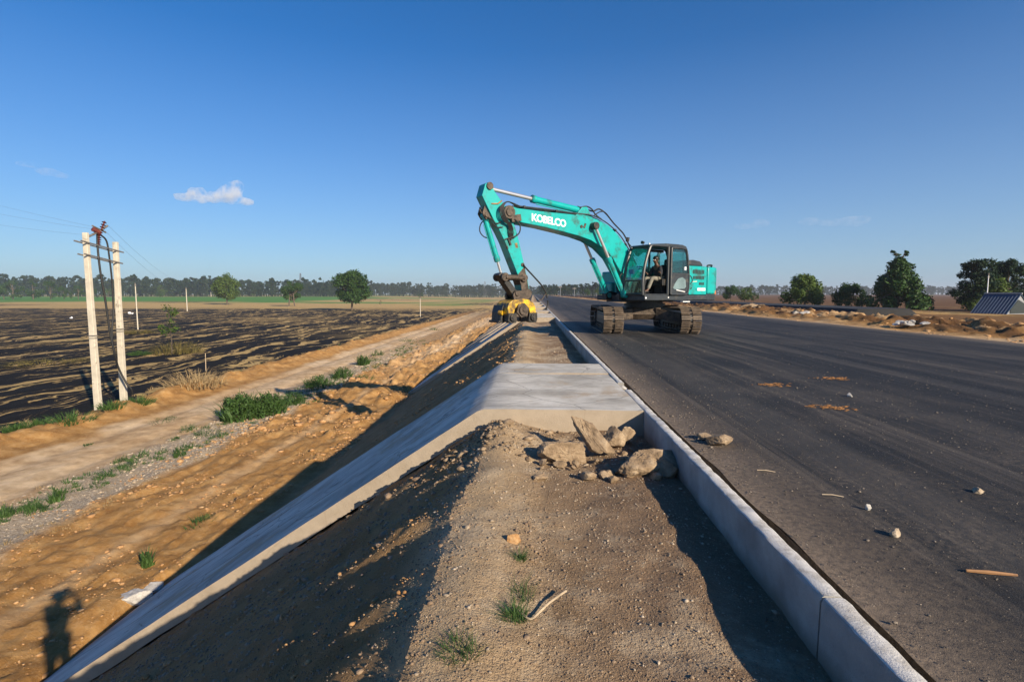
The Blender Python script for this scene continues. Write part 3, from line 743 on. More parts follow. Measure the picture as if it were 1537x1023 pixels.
for i, (px, py) in enumerate(((1150, 708), (1250, 745))):
    p = on_z(px, py, ROAD); b = MB(); b.tube([(-0.06, 0.02, 0.008), (0.0, 0.005, 0.012), (0.06, -0.02, 0.008)], [0.004, 0.005, 0.003], 5)
    o = b.build('stick', M['dry_wood'], None, 0, 40); o.location = (p.x, p.y, ROAD); tag(o, ('thin pale twig on the asphalt near the flat rock', 'thin pale twig on the asphalt near the white stone')[i], 'stick')

# ------------------------------------------------------------------ concrete chutes down the embankment
def chute(c0, c1, strips, label, seed, n_y=14, dark=False):
    root = thing('concrete_chute', label, 'drain chute', (0, c0, KERB), 0, 'concrete drain chutes down the embankment')
    for i, (a, b_, path, dz) in enumerate(strips):
        top = [(1.262, 0.0 + dz)]
        top += [(1.262 - t*(1.262 + 0.5), dz) for t in (0.25, 0.5, 0.75)] + path
        # subdivide the slope
        pts = []
        for k in range(len(top) - 1):
            n = max(1, int(abs(top[k][0] - top[k+1][0]) / 0.22))
            for j in range(n):
                t = j / n; pts.append((top[k][0]*(1-t) + top[k+1][0]*t, top[k][1]*(1-t) + top[k+1][1]*t))
        pts.append(top[-1])
        vs = []; fs = []; m = len(pts)
        for r in range(n_y + 1):
            y = a + (b_ - a) * r / n_y - c0
            for k, (x, z) in enumerate(pts):
                w = 0.010*mnoise.noise(Vector((x*1.3 + seed*9 + i*5, y*0.9, 0))) + 0.004*mnoise.noise(Vector((x*6, y*6, seed)))
                ey = 0.010*mnoise.noise(Vector((x*5, r*0.0 + seed + i, 3.0))) if r in (0, n_y) else 0
                vs.append((x, y + ey, z + w))
            for k, (x, z) in enumerate(pts):
                s = min(1.0, max(0.0, (-0.3 - x) / 0.5))
                wv = 0.02*mnoise.noise(Vector((x*2.1, 7.7, seed)))
                vs.append((x - 0.10*s, y, z - 0.30 + 0.02*s + wv))
        for r in range(n_y):
            o = r*2*m; q = (r+1)*2*m
            for k in range(m - 1):
                fs.append((o+k, q+k, q+k+1, o+k+1))
                fs.append((o+m+k, o+m+k+1, q+m+k+1, q+m+k))
            fs.append((o+m-1, q+m-1, q+2*m-1, o+2*m-1)); fs.append((o, o+m, q+m, q))
        for r, fl in ((0, False), (n_y, True)):
            o = r*2*m
            for k in range(m - 1):
                f = (o+k, o+k+1, o+m+k+1, o+m+k); fs.append(f[::-1] if fl else f)
        b = MB(); b.add(vs, fs)
        b.build('slab_strip', M['concrete'], root, 0, 30)
    return root
def slope_path(parts):
    pts = [(-0.56, 0.0)]; x, z = -0.56, 0.0
    for (dx, m) in parts: x -= dx; z -= dx*m; pts.append((x, z))
    return pts
LONG = slope_path([(0.08, 0.35), (6.75, 0.665)])
MID = LONG; FARP = LONG
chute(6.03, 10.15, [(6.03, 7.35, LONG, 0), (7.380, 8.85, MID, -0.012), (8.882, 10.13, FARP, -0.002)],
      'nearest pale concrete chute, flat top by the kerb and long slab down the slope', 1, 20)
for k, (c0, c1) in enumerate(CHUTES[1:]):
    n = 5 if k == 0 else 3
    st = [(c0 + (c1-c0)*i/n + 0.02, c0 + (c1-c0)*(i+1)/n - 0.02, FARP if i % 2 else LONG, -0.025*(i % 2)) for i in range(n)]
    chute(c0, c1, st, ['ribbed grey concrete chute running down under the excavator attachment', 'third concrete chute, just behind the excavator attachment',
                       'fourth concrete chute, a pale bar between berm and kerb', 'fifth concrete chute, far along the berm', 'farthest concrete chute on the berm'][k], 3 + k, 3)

# ------------------------------------------------------------------ twin concrete power poles
dp = thing('double_power_pole', 'pair of tall square concrete power poles joined by two crossarms', 'power pole', (-21.16, 25.6, ground_z(-21.16, 25.6)))
def lp(x, y, z): return (x + 21.16, y - 25.6, z - dp.location.z)
for (x0, y0, x1, z1) in ((-21.16, 24.8, -21.21, 2.89), (-21.26, 26.54, -21.16, 2.62)):
    b = MB(); n = 12; vs = []; fs = []
    for i in range(n + 1):
        t = i / n; w = 0.148*(1-t) + 0.112*t; cx = x0*(1-t) + x1*t; z = -6.2 + (z1 + 6.2)*t
        j = 0.006*math.sin(i*2.3)
        for (sx, sy) in ((-1, -1), (1, -1), (1, 1), (-1, 1)):
            vs.append(lp(cx + sx*w + j, y0 + sy*w*0.75, z))
    for i in range(n):
        for k in range(4): fs.append((i*4+k, i*4+(k+1) % 4, (i+1)*4+(k+1) % 4, (i+1)*4+k))
    fs.append((n*4, n*4+1, n*4+2, n*4+3))
    b.add(vs, fs); po = b.build('pole', M['pole'], dp, 0.02)
    c = MB()
    for zz in (-2.0 if y0 < 25 else -1.8, ):
        c.box(lp(x0*0.55 + x1*0.45, y0, zz), (0.30, 0.235, 0.05)); c.box(lp(x0*0.55 + x1*0.45, y0, zz - 0.12), (0.295, 0.23, 0.035))
    c.build('clamp_band', M['galv'], po)
for (za, zb, ext) in ((2.45, 2.12, 0.22), (1.85, 1.55, 0.15)):
    b = MB()
    for sx in (-0.16, 0.16):
        b.tube([lp(-21.2 + sx, 24.8 - ext*2.2, za + 0.02), lp(-21.2 + sx, 26.54 + ext*1.6, zb)], 0.04, 4)
    b.build('crossarm', M['galv'], dp)
b = MB(); top = (-21.1, 25.5, 3.0)
b.tube([lp(-21.2, 24.9, 2.7), lp(-21.1, 25.45, 3.0), lp(-21.0, 25.9, 3.35)], 0.05, 6)
b.tube([lp(-21.1, 25.1, 3.25), lp(-21.1, 25.9, 3.02)], 0.04, 6)
b.build('top_bracket', M['galv'], dp)
for (a, c) in (((-21.1, 25.45, 2.8), (-21.0, 25.75, 3.55)), ((-21.1, 25.1, 3.1), (-21.1, 25.55, 2.95)), ((-21.1, 25.5, 3.0), (-21.1, 25.4, 2.35))):
    b = MB(); p0, p1 = Vector(lp(*a)), Vector(lp(*c)); b.tube([p0, p1], 0.035, 8)
    for k in range(6):
        q = p0.lerp(p1, (k + 0.5)/6); d = (p1 - p0).normalized()
        b.tube([q - d*0.03, q, q + d*0.03], [0.05, 0.11, 0.05], 10)
    b.build('insulator', M['red_ins'], dp, 0, 40)
def yz(px, py, Y): return tuple(on_y(px, py, Y))
for i, (pts, lab) in enumerate((
    ([(146, 350, 25.5), (147, 375, 25.3), (151, 410, 25.3), (158, 450, 25.4), (165, 497, 25.5), (172, 530, 25.6), (178, 552, 25.9), (190, 575, 26.0), (197, 583, 26.1), (199, 592, 26.2)], 'thick black cable sagging from the pole top to the foot of the right pole'),
    ([(145, 347, 25.6), (152, 353, 25.7), (160, 362, 25.9), (164, 385, 26.0), (168, 420, 26.1), (170, 455, 26.1), (170, 475, 26.0), (168, 500, 25.8), (172, 535, 25.7)], 'thinner black cable looping over the upper crossarm between the poles'))):
    b = MB(); b.tube(smooth_path([yz(*q) for q in pts], 5), 0.048 if i == 0 else 0.04, 7)
    tag(b.build('power_cable', M['rubber'], None, 0, 60), lab, 'cable', 'black cables hanging on the twin poles')
for i, (a, c, sag, lab) in enumerate((
    ((-21.1, 25.3, 3.2), (-62, 43, 13.2), 0.6, 'uppermost thin wire running left from the pole top'), ((-21.1, 25.6, 3.1), (-62, 43, 11.6), 0.7, 'middle thin wire running left from the pole top'),
    ((-21.1, 25.5, 2.8), (-62, 43, 10.2), 0.8, 'lowest thin wire running left from the pole top'), ((-21.0, 25.9, 3.4), (-74, 122, 9.0), 4.6, 'upper thin wire sagging right over the field'), ((-21.0, 25.7, 3.1), (-74, 122, 7.4), 4.8, 'lower thin wire sagging right over the field'))):
    b = MB(); A_, C_ = Vector(a), Vector(c)
    b.tube([A_.lerp(C_, t/24) - Vector((0, 0, sag*4*(t/24)*(1-t/24))) for t in range(25)], 0.0045, 4)
    tag(b.build('overhead_wire', M['mast'], None, 0, 60), lab, 'wire', 'overhead power wires')
# lone thin poles in the fields
def lone_pole(px, yb, yt, r, lab, matn='pole', Y=None, z=LOW, arm=False):
    p = on_z(px, yb, z) if Y is None else on_y(px, yb, Y)
    gz = ground_z(p.x, p.y) if p.x < 0 else gz_r(p.x, p.y)
    t = on_y(px, yt, p.y)
    b = MB(); b.tube([(0, 0, -0.4), (0, 0, (t.z - gz)*0.6), (0, 0, t.z - gz)], [r, r*0.85, r*0.65], 8)
    root = thing('field_pole', lab, 'pole', (p.x, p.y, gz), 0, 'slender poles standing in the fields'); b.build('shaft', M[matn], root, 0, 50)
    c = MB(); c.box((0, 0, t.z - gz - 0.25), (r*9 if arm else r*3.2, r*1.6, r*1.8)); c.cyl((0, 0, t.z - gz - 0.1), (0, 0, t.z - gz + 0.15), r*0.9, 8)
    c.build('pole_cap' if not arm else 'crossarm', M['galv'], root)
lone_pole(207, 493, 426, 0.10, 'thin pale pole just right of the twin poles')
lone_pole(281, 466, 432, 0.17, 'short leaning whitish pole before the green field')
lone_pole(631, 474, 446, 0.10, 'thin pole beside the dirt track, topped by a dark clump')
lone_pole(317, 449, 438, 0.3, 'tiny white post far out by the green field')
lone_pole(841, 443.2, 430, 0.22, 'dark utility pole left of two, far along the road', 'mast', Y=310, arm=True)
lone_pole(862, 443.6, 432, 0.2, 'dark utility pole right of two, far along the road', 'mast', Y=260, arm=True)
lone_pole(1480, 463, 412, 0.05, 'thin white pole standing behind the blue shed', 'white_paint', Y=55)
def mast(px, yt, Y, lab):
    p = on_y(px, 446, Y); t = on_y(px, yt, Y); h = t.z - LOW; b = MB()
    w0, w1 = 2.6, 0.5
    for sx in (-1, 1):
        for sy in (-1, 1): b.tube([(sx*w0, sy*w0, 0), (sx*w1, sy*w1, h)], 0.22, 4)
    for k in range(8):
        a, c = k/8, (k+1)/8; wa = w0*(1-a) + w1*a; wc = w0*(1-c) + w1*c
        for sy in (-1, 1):
            b.tube([(-wa, sy*wa, h*a), (wc, sy*wc, h*c)], 0.13, 4); b.tube([(wa, sy*wa, h*a), (-wc, sy*wc, h*c)], 0.13, 4)
    o = b.build('lattice_mast', M['mast']); o.location = (p.x, Y, LOW); tag(o, lab, 'mast', 'far lattice masts')
mast(452, 410, 760, 'grey lattice mast rising over the forest between two round trees')
mast(728, 422, 900, 'small lattice mast over the forest left of the excavator arm')

# ------------------------------------------------------------------ trees and plants
def leaf_cloud(name, clumps, n, size, mat, parent, seed, up=0.35, shell=0.45, asp=0.6):
    rng = np.random.default_rng(seed)
    C = np.array([c for c, r in clumps], float); Rr = np.array([r if isinstance(r, (tuple, list)) else (r, r, r) for c, r in clumps], float)
    vol = Rr.prod(1)**(2/3); k = rng.choice(len(C), n, p=vol/vol.sum())
    d = rng.normal(size=(n, 3)); d /= np.linalg.norm(d, axis=1)[:, None]
    rr = shell + (1-shell)*rng.uniform(0, 1, n)**0.5; rr *= 1 + 0.16*rng.normal(size=n)
    P = C[k] + d*Rr[k]*rr[:, None]
    nrm = d*0.8 + rng.normal(size=(n, 3))*0.6 + np.array([0, 0, up]); nrm /= np.linalg.norm(nrm, axis=1)[:, None]
    t = np.cross(nrm, rng.normal(size=(n, 3))); t /= np.linalg.norm(t, axis=1)[:, None] + 1e-9
    bt = np.cross(nrm, t); s = size*np.exp(rng.normal(0, 0.3, n))[:, None]
    V = np.stack([P - t*s, P + bt*s*asp - nrm*s*0.15, P + t*s, P - bt*s*asp - nrm*s*0.15], 1).reshape(-1, 3)
    Fq = np.arange(4*n).reshape(n, 4)
    return mesh_np(name, V, Fq, M[mat], parent)
def crown_clumps(h, w, seed, kind='round', n=26):
    rnd = random.Random(seed); out = []
    for i in range(n):
        a = rnd.uniform(0, 2*math.pi)
        if kind == 'round':
            t = rnd.uniform(-0.92, 0.95); rad = math.sqrt(max(0, 1-t*t))*rnd.uniform(0.55, 0.98)
            c = (math.cos(a)*rad*w*0.40, math.sin(a)*rad*w*0.40, h*0.57 + t*h*0.32); r = w*rnd.uniform(0.085, 0.165)
        elif kind == 'cone':
            t = rnd.uniform(0, 1)**1.2; rad = (1-t)**0.75*rnd.uniform(0.5, 1.0)
            c = (math.cos(a)*rad*w*0.44, math.sin(a)*rad*w*0.44, h*(0.14 + 0.80*t)); r = w*rnd.uniform(0.08, 0.15)*(1.15 - 0.5*t)
        elif kind == 'wide':
            t = rnd.uniform(0, 1); rad = rnd.uniform(0.3, 1.0)*math.sqrt(max(0.05, 1 - (t-0.2)**2*1.2))
            c = (math.cos(a)*rad*w*0.44, math.sin(a)*rad*w*0.44, h*(0.16 + 0.72*t)); r = w*rnd.uniform(0.07, 0.145)
        elif kind == 'layer':
            t = rnd.choice((0.25, 0.38, 0.52, 0.66, 0.79, 0.92)) + rnd.uniform(-0.05, 0.05); rad = rnd.uniform(0.15, 1.0)*(1.12 - 0.55*t)
            q = w*rnd.uniform(0.07, 0.135)
            c = (math.cos(a)*rad*w*0.48, math.sin(a)*rad*w*0.48, h*t); r = (q, q, q*0.8)
        out.append((c, r))
    return out
def tree(name, label, x, y, z, h, w, seed, kind='round', mat='leaf', n=4200, leaf=None, group=None, trunk=True, nclump=26, sprig=False, stems=1):
    root = thing(name, label, 'tree' if 'tree' in name else 'bush', (x, y, z), 0, group)
    cl = crown_clumps(h, w, seed, kind, nclump); rnd = random.Random(seed + 1)
    b = MB()
    for s in range(stems):
        ox = (s - (stems-1)/2)*w*0.25
        b.tube(smooth_path([(ox, 0, -0.4), (ox*0.9 + rnd.uniform(-.02, .02)*h, 0, h*0.18), (ox*0.6, rnd.uniform(-.02, .02)*h, h*0.45), (ox*0.3, 0, h*0.75)], 3), [h*0.028*(1 - 0.065*k) for k in range(10)], 8)
    for c, r in cl[::3]:
        st = Vector((0, 0, h*rnd.uniform(0.2, 0.5))); c = Vector(c)
        b.tube(smooth_path([st, st.lerp(c, 0.5) + Vector((0, 0, -0.03*h)), c], 3), [h*0.011*(1 - 0.1*k) for k in range(7)], 5)
    if sprig:
        for k in range(7):
            a = rnd.uniform(0, 6.28); b.tube([(0, 0, h*0.9), (math.cos(a)*w*0.07, math.sin(a)*w*0.07, h*(1.04 + 0.09*rnd.random()))], [0.05, 0.02], 4)
            e = (math.cos(a)*w*0.09, math.sin(a)*w*0.09, h*(1.07 + 0.09*rnd.random())); cl.append((e, (w*0.03, w*0.03, w*0.015)))
    b.build('trunk', M['bark'], root, 0, 60)
    leaf_cloud('crown', cl, n, leaf or w*0.021, mat, root, seed + 2)
    return root
def tree_px(name, label, px, yb, yt, wpx, seed, z=LOW, Y=None, **kw):
    p = on_z(px, yb, z) if Y is None else on_y(px, yb, Y)
    gz = ground_z(p.x, p.y) if p.x < 0 else gz_r(p.x, p.y)
    t = on_y(px, yt, p.y); h = t.z - gz; w = wpx/F*(p.dot(FW))
    return tree(name, label, p.x, p.y, gz, h, w, seed, **kw)
fg = 'lone trees standing in the fields'
tree_px('round_tree', 'largest round leafy tree in the field, single pale trunk, nearest of the field trees', 528, 465, 405, 62, 5, n=13000, group=fg, nclump=44)
tree_px('round_tree', 'round leafy tree in the field left of the two stemmed tree', 341, 457, 411, 44, 15, mat='leaf_warm', n=9000, group=fg, nclump=38)
tree_px('round_tree', 'smaller two stemmed dark tree between the two large round trees', 438, 459, 417, 36, 25, n=8000, group=fg, stems=2, nclump=24)
sg = 'small trees and bushes along the fields'
for i, (nm, px, yb, yt, w, lab, mt) in enumerate((
    ('small_tree', 244, 449, 427, 17, 'small bushy tree on the green field edge right of the thin pole', 'leaf_warm'), ('bush', 239, 449.5, 440, 13, 'low dark bush touching the small bushy tree by the green field', 'leaf'),
    ('bush', 262, 448, 441, 10, 'small low bush on the green field right of the bushy tree', 'leaf_warm'), ('small_tree', 196, 446, 418, 36, 'broad dark tree seen beside the right concrete pole', 'leaf'),
    ('small_tree', 164, 449, 430, 15, 'small tree framed between the twin concrete poles', 'leaf_warm'), ('bush', 380, 448, 440, 9, 'small bush just right of the round field tree', 'leaf_warm'),
    ('small_tree', 572, 444.7, 436, 9, 'tiny tree on the field right of the largest round tree', 'leaf'), ('small_tree', 602, 444.5, 437, 7, 'tiny tree second right of the largest round tree', 'leaf'),
    ('bush', 632, 449, 438, 10, 'small dark tree clump behind the thin track pole', 'leaf'), ('small_tree', 665, 444.7, 435, 11, 'tiny tree right of the thin track pole', 'leaf_warm'),
    ('bush', 571, 457, 450, 5, 'small dark shrub on the straw field right of the largest tree', 'leaf'), ('small_tree', 702, 445, 436, 9, 'tiny dark tree left of two near the excavator arm', 'leaf'), ('small_tree', 722, 445, 436, 10, 'tiny dark tree right of two near the excavator arm', 'leaf'),
    ('bush', 747, 445.6, 441, 7, 'low dark bush beside the excavator arm tip', 'leaf'))):
    tree_px(nm, lab, px, yb, yt, w, 100 + i*3, kind='round' if i % 2 else 'wide', mat=mt, n=1300, group=sg, nclump=14)
wl = ['dark tree at the left edge of the picture before the forest', 'dark spreading tree second from the left edge', 'dark tree third from the left edge', 'dark tree left of the twin poles, fourth from the picture edge', 'dark bushy tree just left of the twin poles', 'dark tree glimpsed right behind the left concrete pole', 'low dark tree left of the right concrete pole']
for i, (px, yt, w) in enumerate(((6, 424, 26), (20, 418, 26), (50, 419, 28), (76, 421, 26), (96, 427, 22), (118, 427, 20), (140, 431, 16))):
    tree_px('dark_tree', wl[i], px, 447.5, yt, w, 300 + i*7, kind='wide', mat='leaf', n=1800, group='dark trees before the forest', nclump=18, Y=405)
rg = 'trees beyond the right side of the road'
for i, (nm, px, yb, yt, w, kind, mt, n, lab) in enumerate((
    ('round_bush', 1096, 453, 427, 30, 'round', 'leaf', 2600, 'round dark bush just right of the excavator counterweight'), ('round_bush', 1118, 453, 431, 28, 'round', 'leaf_warm', 2600, 'round lighter bush second right of the excavator'),
    ('round_bush', 1132, 454, 436, 16, 'round', 'leaf', 1500, 'small low bush third right of the excavator'), ('spreading_tree', 1208, 462, 413, 68, 'wide', 'leaf_warm', 6500, 'spreading warm green tree right of the three bushes'),
    ('spreading_tree', 1274, 463, 425, 52, 'wide', 'leaf', 4200, 'low dark tree beside the tall pointed tree'), ('pointed_tree', 1345, 465, 388, 96, 'cone', 'leaf', 9000, 'tall pointed dark tree with a thin sprig at its top'),
    ('layered_tree', 1460, 467, 393, 66, 'layer', 'leaf_blue', 6500, 'tall layered dark tree left of the blue shed roof'), ('layered_tree', 1508, 467, 388, 60, 'layer', 'leaf_blue', 6500, 'tall layered dark tree behind the blue shed'),
    ('spreading_tree', 1478, 467, 416, 70, 'wide', 'leaf_warm', 5000, 'lower warm green tree in front of the layered trees'), ('layered_tree', 1545, 467, 392, 60, 'layer', 'leaf_blue', 5000, 'dark layered tree cut by the right edge of the picture'),
    ('round_bush', 901, 442.6, 430, 20, 'round', 'leaf_warm', 1500, 'green bush by the far road edge left of the excavator cab'), ('round_bush', 881, 442.8, 433, 13, 'round', 'leaf', 1000, 'small dark bush by the far road edge'),
    ('round_bush', 917, 443, 427, 18, 'wide', 'leaf', 1300, 'dark tree mass partly hidden by the boom cylinder'), ('round_bush', 820, 443.0, 437, 7, 'round', 'leaf', 600, 'tiny dark bush left of the far utility poles'))):
    Y = None if i < 10 else 300
    tree_px(nm, lab, px, yb, yt, w, 500 + i*11, z=-2.05, Y=Y, kind=kind, mat=mt, n=int(n*1.5), group=rg, nclump=48 if n > 3000 else 22, sprig=(i == 5))

# forest that reads as one mass
def forest(name, label, items, mat, seed):
    rng = np.random.default_rng(seed); Vs = []; Fs = []; off = 0
    protos = []
    for k in range(8):
        cl = crown_clumps(1.0, 0.62, seed + k, ('round', 'wide', 'layer', 'round')[k % 4], 12)
        if k % 3 == 0:  # pines: bare stem, umbrella head
            cl = [((c[0]*0.7, c[1]*0.7, 0.66 + 0.30*c[2]), (np.array(r)*0.8).tolist() if isinstance(r, tuple) else r*0.8) for c, r in cl]
        C = np.array([c for c, r in cl]); Rr = np.array([r if isinstance(r, (tuple, list)) else (r,)*3 for c, r in cl])
        n = 260; kk = rng.integers(0, len(C), n); d = rng.normal(size=(n, 3)); d /= np.linalg.norm(d, axis=1)[:, None]
        P = C[kk] + d*Rr[kk]*(0.5 + 0.5*rng.uniform(0, 1, (n, 1)))
        nrm = d + rng.normal(size=(n, 3))*0.5 + [0, 0, 0.3]; nrm /= np.linalg.norm(nrm, axis=1)[:, None]
        t = np.cross(nrm, rng.normal(size=(n, 3))); t /= np.linalg.norm(t, axis=1)[:, None]; bt = np.cross(nrm, t); s = 0.045
        V = np.stack([P - t*s, P + bt*s*0.7, P + t*s, P - bt*s*0.7], 1).reshape(-1, 3); Fq = np.arange(4*n).reshape(n, 4)
        w = 0.014
        tv = np.array([(-w, -w, 0), (w, -w, 0), (w, w, 0), (-w, w, 0), (-w*.6, -w*.6, .8), (w*.6, -w*.6, .8), (w*.6, w*.6, .8), (-w*.6, w*.6, .8)])
        tf = np.array([(0, 1, 5, 4), (1, 2, 6, 5), (2, 3, 7, 6), (3, 0, 4, 7)]) + len(V)
        protos.append((np.concatenate([V, tv]), np.concatenate([Fq, tf])))
    for (x, y, z, h) in items:
        v, f = protos[rng.integers(0, 8)]; a = rng.uniform(0, 6.28); c, s_ = math.cos(a), math.sin(a)
        ww = h*rng.uniform(0.75, 1.25)
        q = np.stack([(v[:, 0]*c - v[:, 1]*s_)*ww, (v[:, 0]*s_ + v[:, 1]*c)*ww, v[:, 2]*h], -1) + [x, y, z]
        Vs.append(q); Fs.append(f + off); off += len(v)
    tag(mesh_np(name, np.concatenate(Vs), np.concatenate(Fs), M[mat]), label, 'forest', kind='stuff')
rnd = random.Random(9); items = []
for i in range(900):
    px = rnd.uniform(-60, 520); Y = rnd.uniform(600, 780); p = on_y(px, 446, Y)
    items.append((p.x, Y, LOW - 0.3 + float(rise(np.array(p.x), np.array(Y))), (rnd.triangular(14, 31, 20) if i % 5 < 3 else rnd.uniform(8, 14))*(1.0 - 0.22*max(0, px - 150)/370)))
forest('forest_belt', 'dark belt of tall rounded pines beyond the green field', items, 'leaf_far', 900)
items = []
for i in range(900):
    px = rnd.uniform(440, 830); Y = rnd.uniform(800, 1150); p = on_y(px, 446, Y)
    items.append((p.x, Y, LOW - 0.3 + float(rise(np.array(p.x), np.array(Y))), (rnd.triangular(14, 29, 20) if i % 5 < 3 else rnd.uniform(8, 14))*(1.0 if px < 620 else 0.9 if px < 760 else 0.7)))
forest('far_forest_belt', 'hazy lower forest line in the middle distance', items, 'leaf_far', 920)
items = []
for i in range(1300):
    px = rnd.uniform(805, 1640); Y = rnd.uniform(900, 1250); p = on_y(px, 444, Y)
    items.append((p.x, Y, -3.0, rnd.uniform(13, 20) if i % 5 < 3 else rnd.uniform(6, 10)))
for i in range(140):
    px = rnd.uniform(812, 925); Y = rnd.uniform(420, 560); p = on_y(px, 444, Y); items.append((p.x, Y, -2.2, rnd.uniform(7, 12)))
forest('hazy_tree_line', 'hazy blue green tree line on the right horizon', items, 'leaf_far', 940)

# weeds, tufts and brush
def blades(n, rad, h, seed, wid=0.012, lean=0.6, seg=3, squash=1.0):
    rng = np.random.default_rng(seed); Vs = []; Fs = []; off = 0
    for i in range(n):
        a = rng.uniform(0, 6.28); r = rad*math.sqrt(rng.uniform(0, 1)); bx, by = math.cos(a)*r, math.sin(a)*r*squash
        hh = h*rng.uniform(0.45, 1.1)*(1.1 - 0.5*r/rad); la = rng.uniform(0, 6.28); l = lean*hh*rng.uniform(0.2, 1.0)
        dx, dy = math.cos(la)*l + bx*0.5, math.sin(la)*l + by*0.5; sx, sy = -math.sin(la), math.cos(la)
        pts = []
        for k in range(seg + 1):
            t = k/seg; w = wid*(1 - t*0.9)*rng.uniform(0.8, 1.2)
            c = (bx + dx*t*t, by + dy*t*t, hh*t*(1 - 0.25*t*l/hh) - 0.02)
            pts += [(c[0]-sx*w, c[1]-sy*w, c[2]), (c[0]+sx*w, c[1]+sy*w, c[2])]
        Vs += pts
        for k in range(seg): Fs.append((off+2*k, off+2*k+1, off+2*k+3, off+2*k+2))
        off += len(pts)
    return np.array(Vs), np.array(Fs)
def weed(name, label, loc, n, rad, h, seed, mat='weed', wid=0.012, lean=0.6, group=None, cat='weed', leafy=0, squash=1.0):
    v, f = blades(n, rad, h, seed, wid, lean, 3, squash)
    root = thing(name, label, cat, loc, 0, group)
    mesh_np('stems', v, f, M[mat], root)
    if leafy:
        rnd = random.Random(seed); cl = []
        for k in range(max(4, int(leafy/60))):
            a = rnd.uniform(0, 6.28); r = rad*0.8*math.sqrt(rnd.random()); cl.append(((math.cos(a)*r, math.sin(a)*r*squash, h*rnd.uniform(0.2, 0.75)*(1.1 - 0.5*r/rad)), (rad*0.22, rad*0.22, h*0.22)))
        leaf_cloud('foliage', cl, leafy, wid*1.25, mat, root, seed, up=0.5)
    return root
wg = 'green weeds beside the dirt track'
W_ = [(362, 627, 50, 34, 'big dense green weed bush, left half of the large clump by the track'), (402, 622, 46, 30, 'big dense green weed bush, right half of the large clump by the track'),
      (440, 606, 34, 16, 'dark low weed bush right of the large weed clump'), (478, 580, 40, 16, 'wide green weed patch farther up the track edge'), (512, 566, 30, 14, 'leafy weed patch near the middle of the weed row'),
      (545, 547, 18, 14, 'upright green weed bush in the weed row'), (566, 533, 18, 9, 'small weed patch at the far end of the row'), (548, 570, 26, 9, 'flat green weeds on bare soil right of the row'),
      (270, 684, 16, 14, 'isolated small weed on the gravel strip'), (305, 652, 30, 10, 'low weeds scattered left of the large clump'), (330, 655, 20, 9, 'low weeds on the gravel just before the large clump'), (284, 645, 22, 9, 'small pale weeds at the gravel edge'),
      (175, 708, 40, 12, 'wide sparse weeds on the gravel strip'), (200, 698, 24, 9, 'thin weeds right of the sparse gravel weeds'), (148, 730, 24, 7, 'flattened weeds before the sparse gravel weeds'),
      (85, 752, 16, 20, 'upright leafy weed on the gravel near the picture edge'), (52, 768, 24, 16, 'low green weed second from the left picture edge'), (8, 775, 20, 18, 'dark green weed cut by the left picture edge'),
      (247, 632, 34, 6, 'flat green grass patch between the ruts of the track'), (133, 668, 12, 4, 'tiny grass tuft between the ruts of the track'),
      (300, 785, 34, 12, 'sparse weeds on the orange soil'), (222, 848, 14, 26, 'single thin weed on the orange soil'), (262, 660, 12, 6, 'tiny weed on the gravel edge'), (610, 512, 20, 5, 'low green weeds on the far track edge'), (652, 495, 20, 4, 'thin green strip of weeds farther along the track'), (600, 585, 30, 5, 'dark weeds on the shaded soil heap')]
for i, (px, py, w, h, lab) in enumerate(W_):
    p = on_ground(px, py); dd = p.dot(FW); rad = w/F*dd*0.5; hh = h/F*dd*1.35
    big = i in (0, 1, 2, 3, 4, 5)
    weed('weed_bush' if big else 'weed_patch', lab, (p.x, p.y, p.z), 170 if big else 70, rad, hh, 600 + i, wid=max(0.010, hh*0.030), leafy=3000 if i < 2 else 1100 if big else 220, group=wg, squash=1.4, lean=0.8)
def scrub(name, label, n, xr_, yr_, mat, seed, h, dens=0.0):
    rg_ = np.random.default_rng(seed); Vs = []; Fs = []; off = 0
    protos = [blades(16, 0.5, 1.0, seed + k, 0.05, 0.9) for k in range(4)]
    for i in range(n):
        x = rg_.uniform(*xr_); y = math.exp(rg_.uniform(math.log(yr_[0]), math.log(yr_[1])))
        if fbm(np.array([x*0.8]), np.array([y*0.3]), seed, 3)[0] < dens: continue
        v, f = protos[i % 4]; s = h*rg_.uniform(0.4, 1.3); z = ground_z(x, y)
        Vs.append(v*[s, s, s*0.8] + [x, y, z]); Fs.append(f + off); off += len(v)
    tag(mesh_np(name, np.concatenate(Vs), np.concatenate(Fs), M[mat]), label, 'ground cover', kind='stuff')
scrub('verge_scrub', 'small green scrub scattered over the gravel strip', 1100, (-14.2, -11.3), (9, 70), 'weed', 41, 0.26, 0.03)
scrub('dry_verge_grass', 'dry straw grass scattered over the gravel strip and bank', 520, (-14.8, -11.0), (9, 70), 'dry_brush', 43, 0.16, 0.0)
scrub('field_edge_grass', 'dry grass along the edge of the burnt field', 420, (-23.0, -20.6), (18, 110), 'dry_brush', 45, 0.32, -0.05)
scrub('bank_weeds', 'green weeds along the edge of the burnt field', 160, (-22.5, -20.9), (18, 60), 'weed', 47, 0.32, 0.12)
gg = 'grass at the feet of the twin poles'
for i, (px, py, w, h, lab) in enumerate(((105, 632, 60, 20, 'green grass clump left of the twin poles'), (168, 612, 34, 16, 'green grass between the twin pole feet'), (208, 605, 40, 15, 'bright green grass right of the twin poles'), (25, 645, 30, 16, 'green weeds on the soil bank near the left picture edge'), (55, 636, 40, 12, 'dry mixed weeds on the soil bank'))):
    p = on_ground(px, py, -5.5); dd = p.dot(FW)
    weed('grass_clump', lab, tuple(p), 240, w/F*dd*0.5, h/F*dd, 650 + i, wid=0.022, group=gg, cat='grass', lean=0.7)
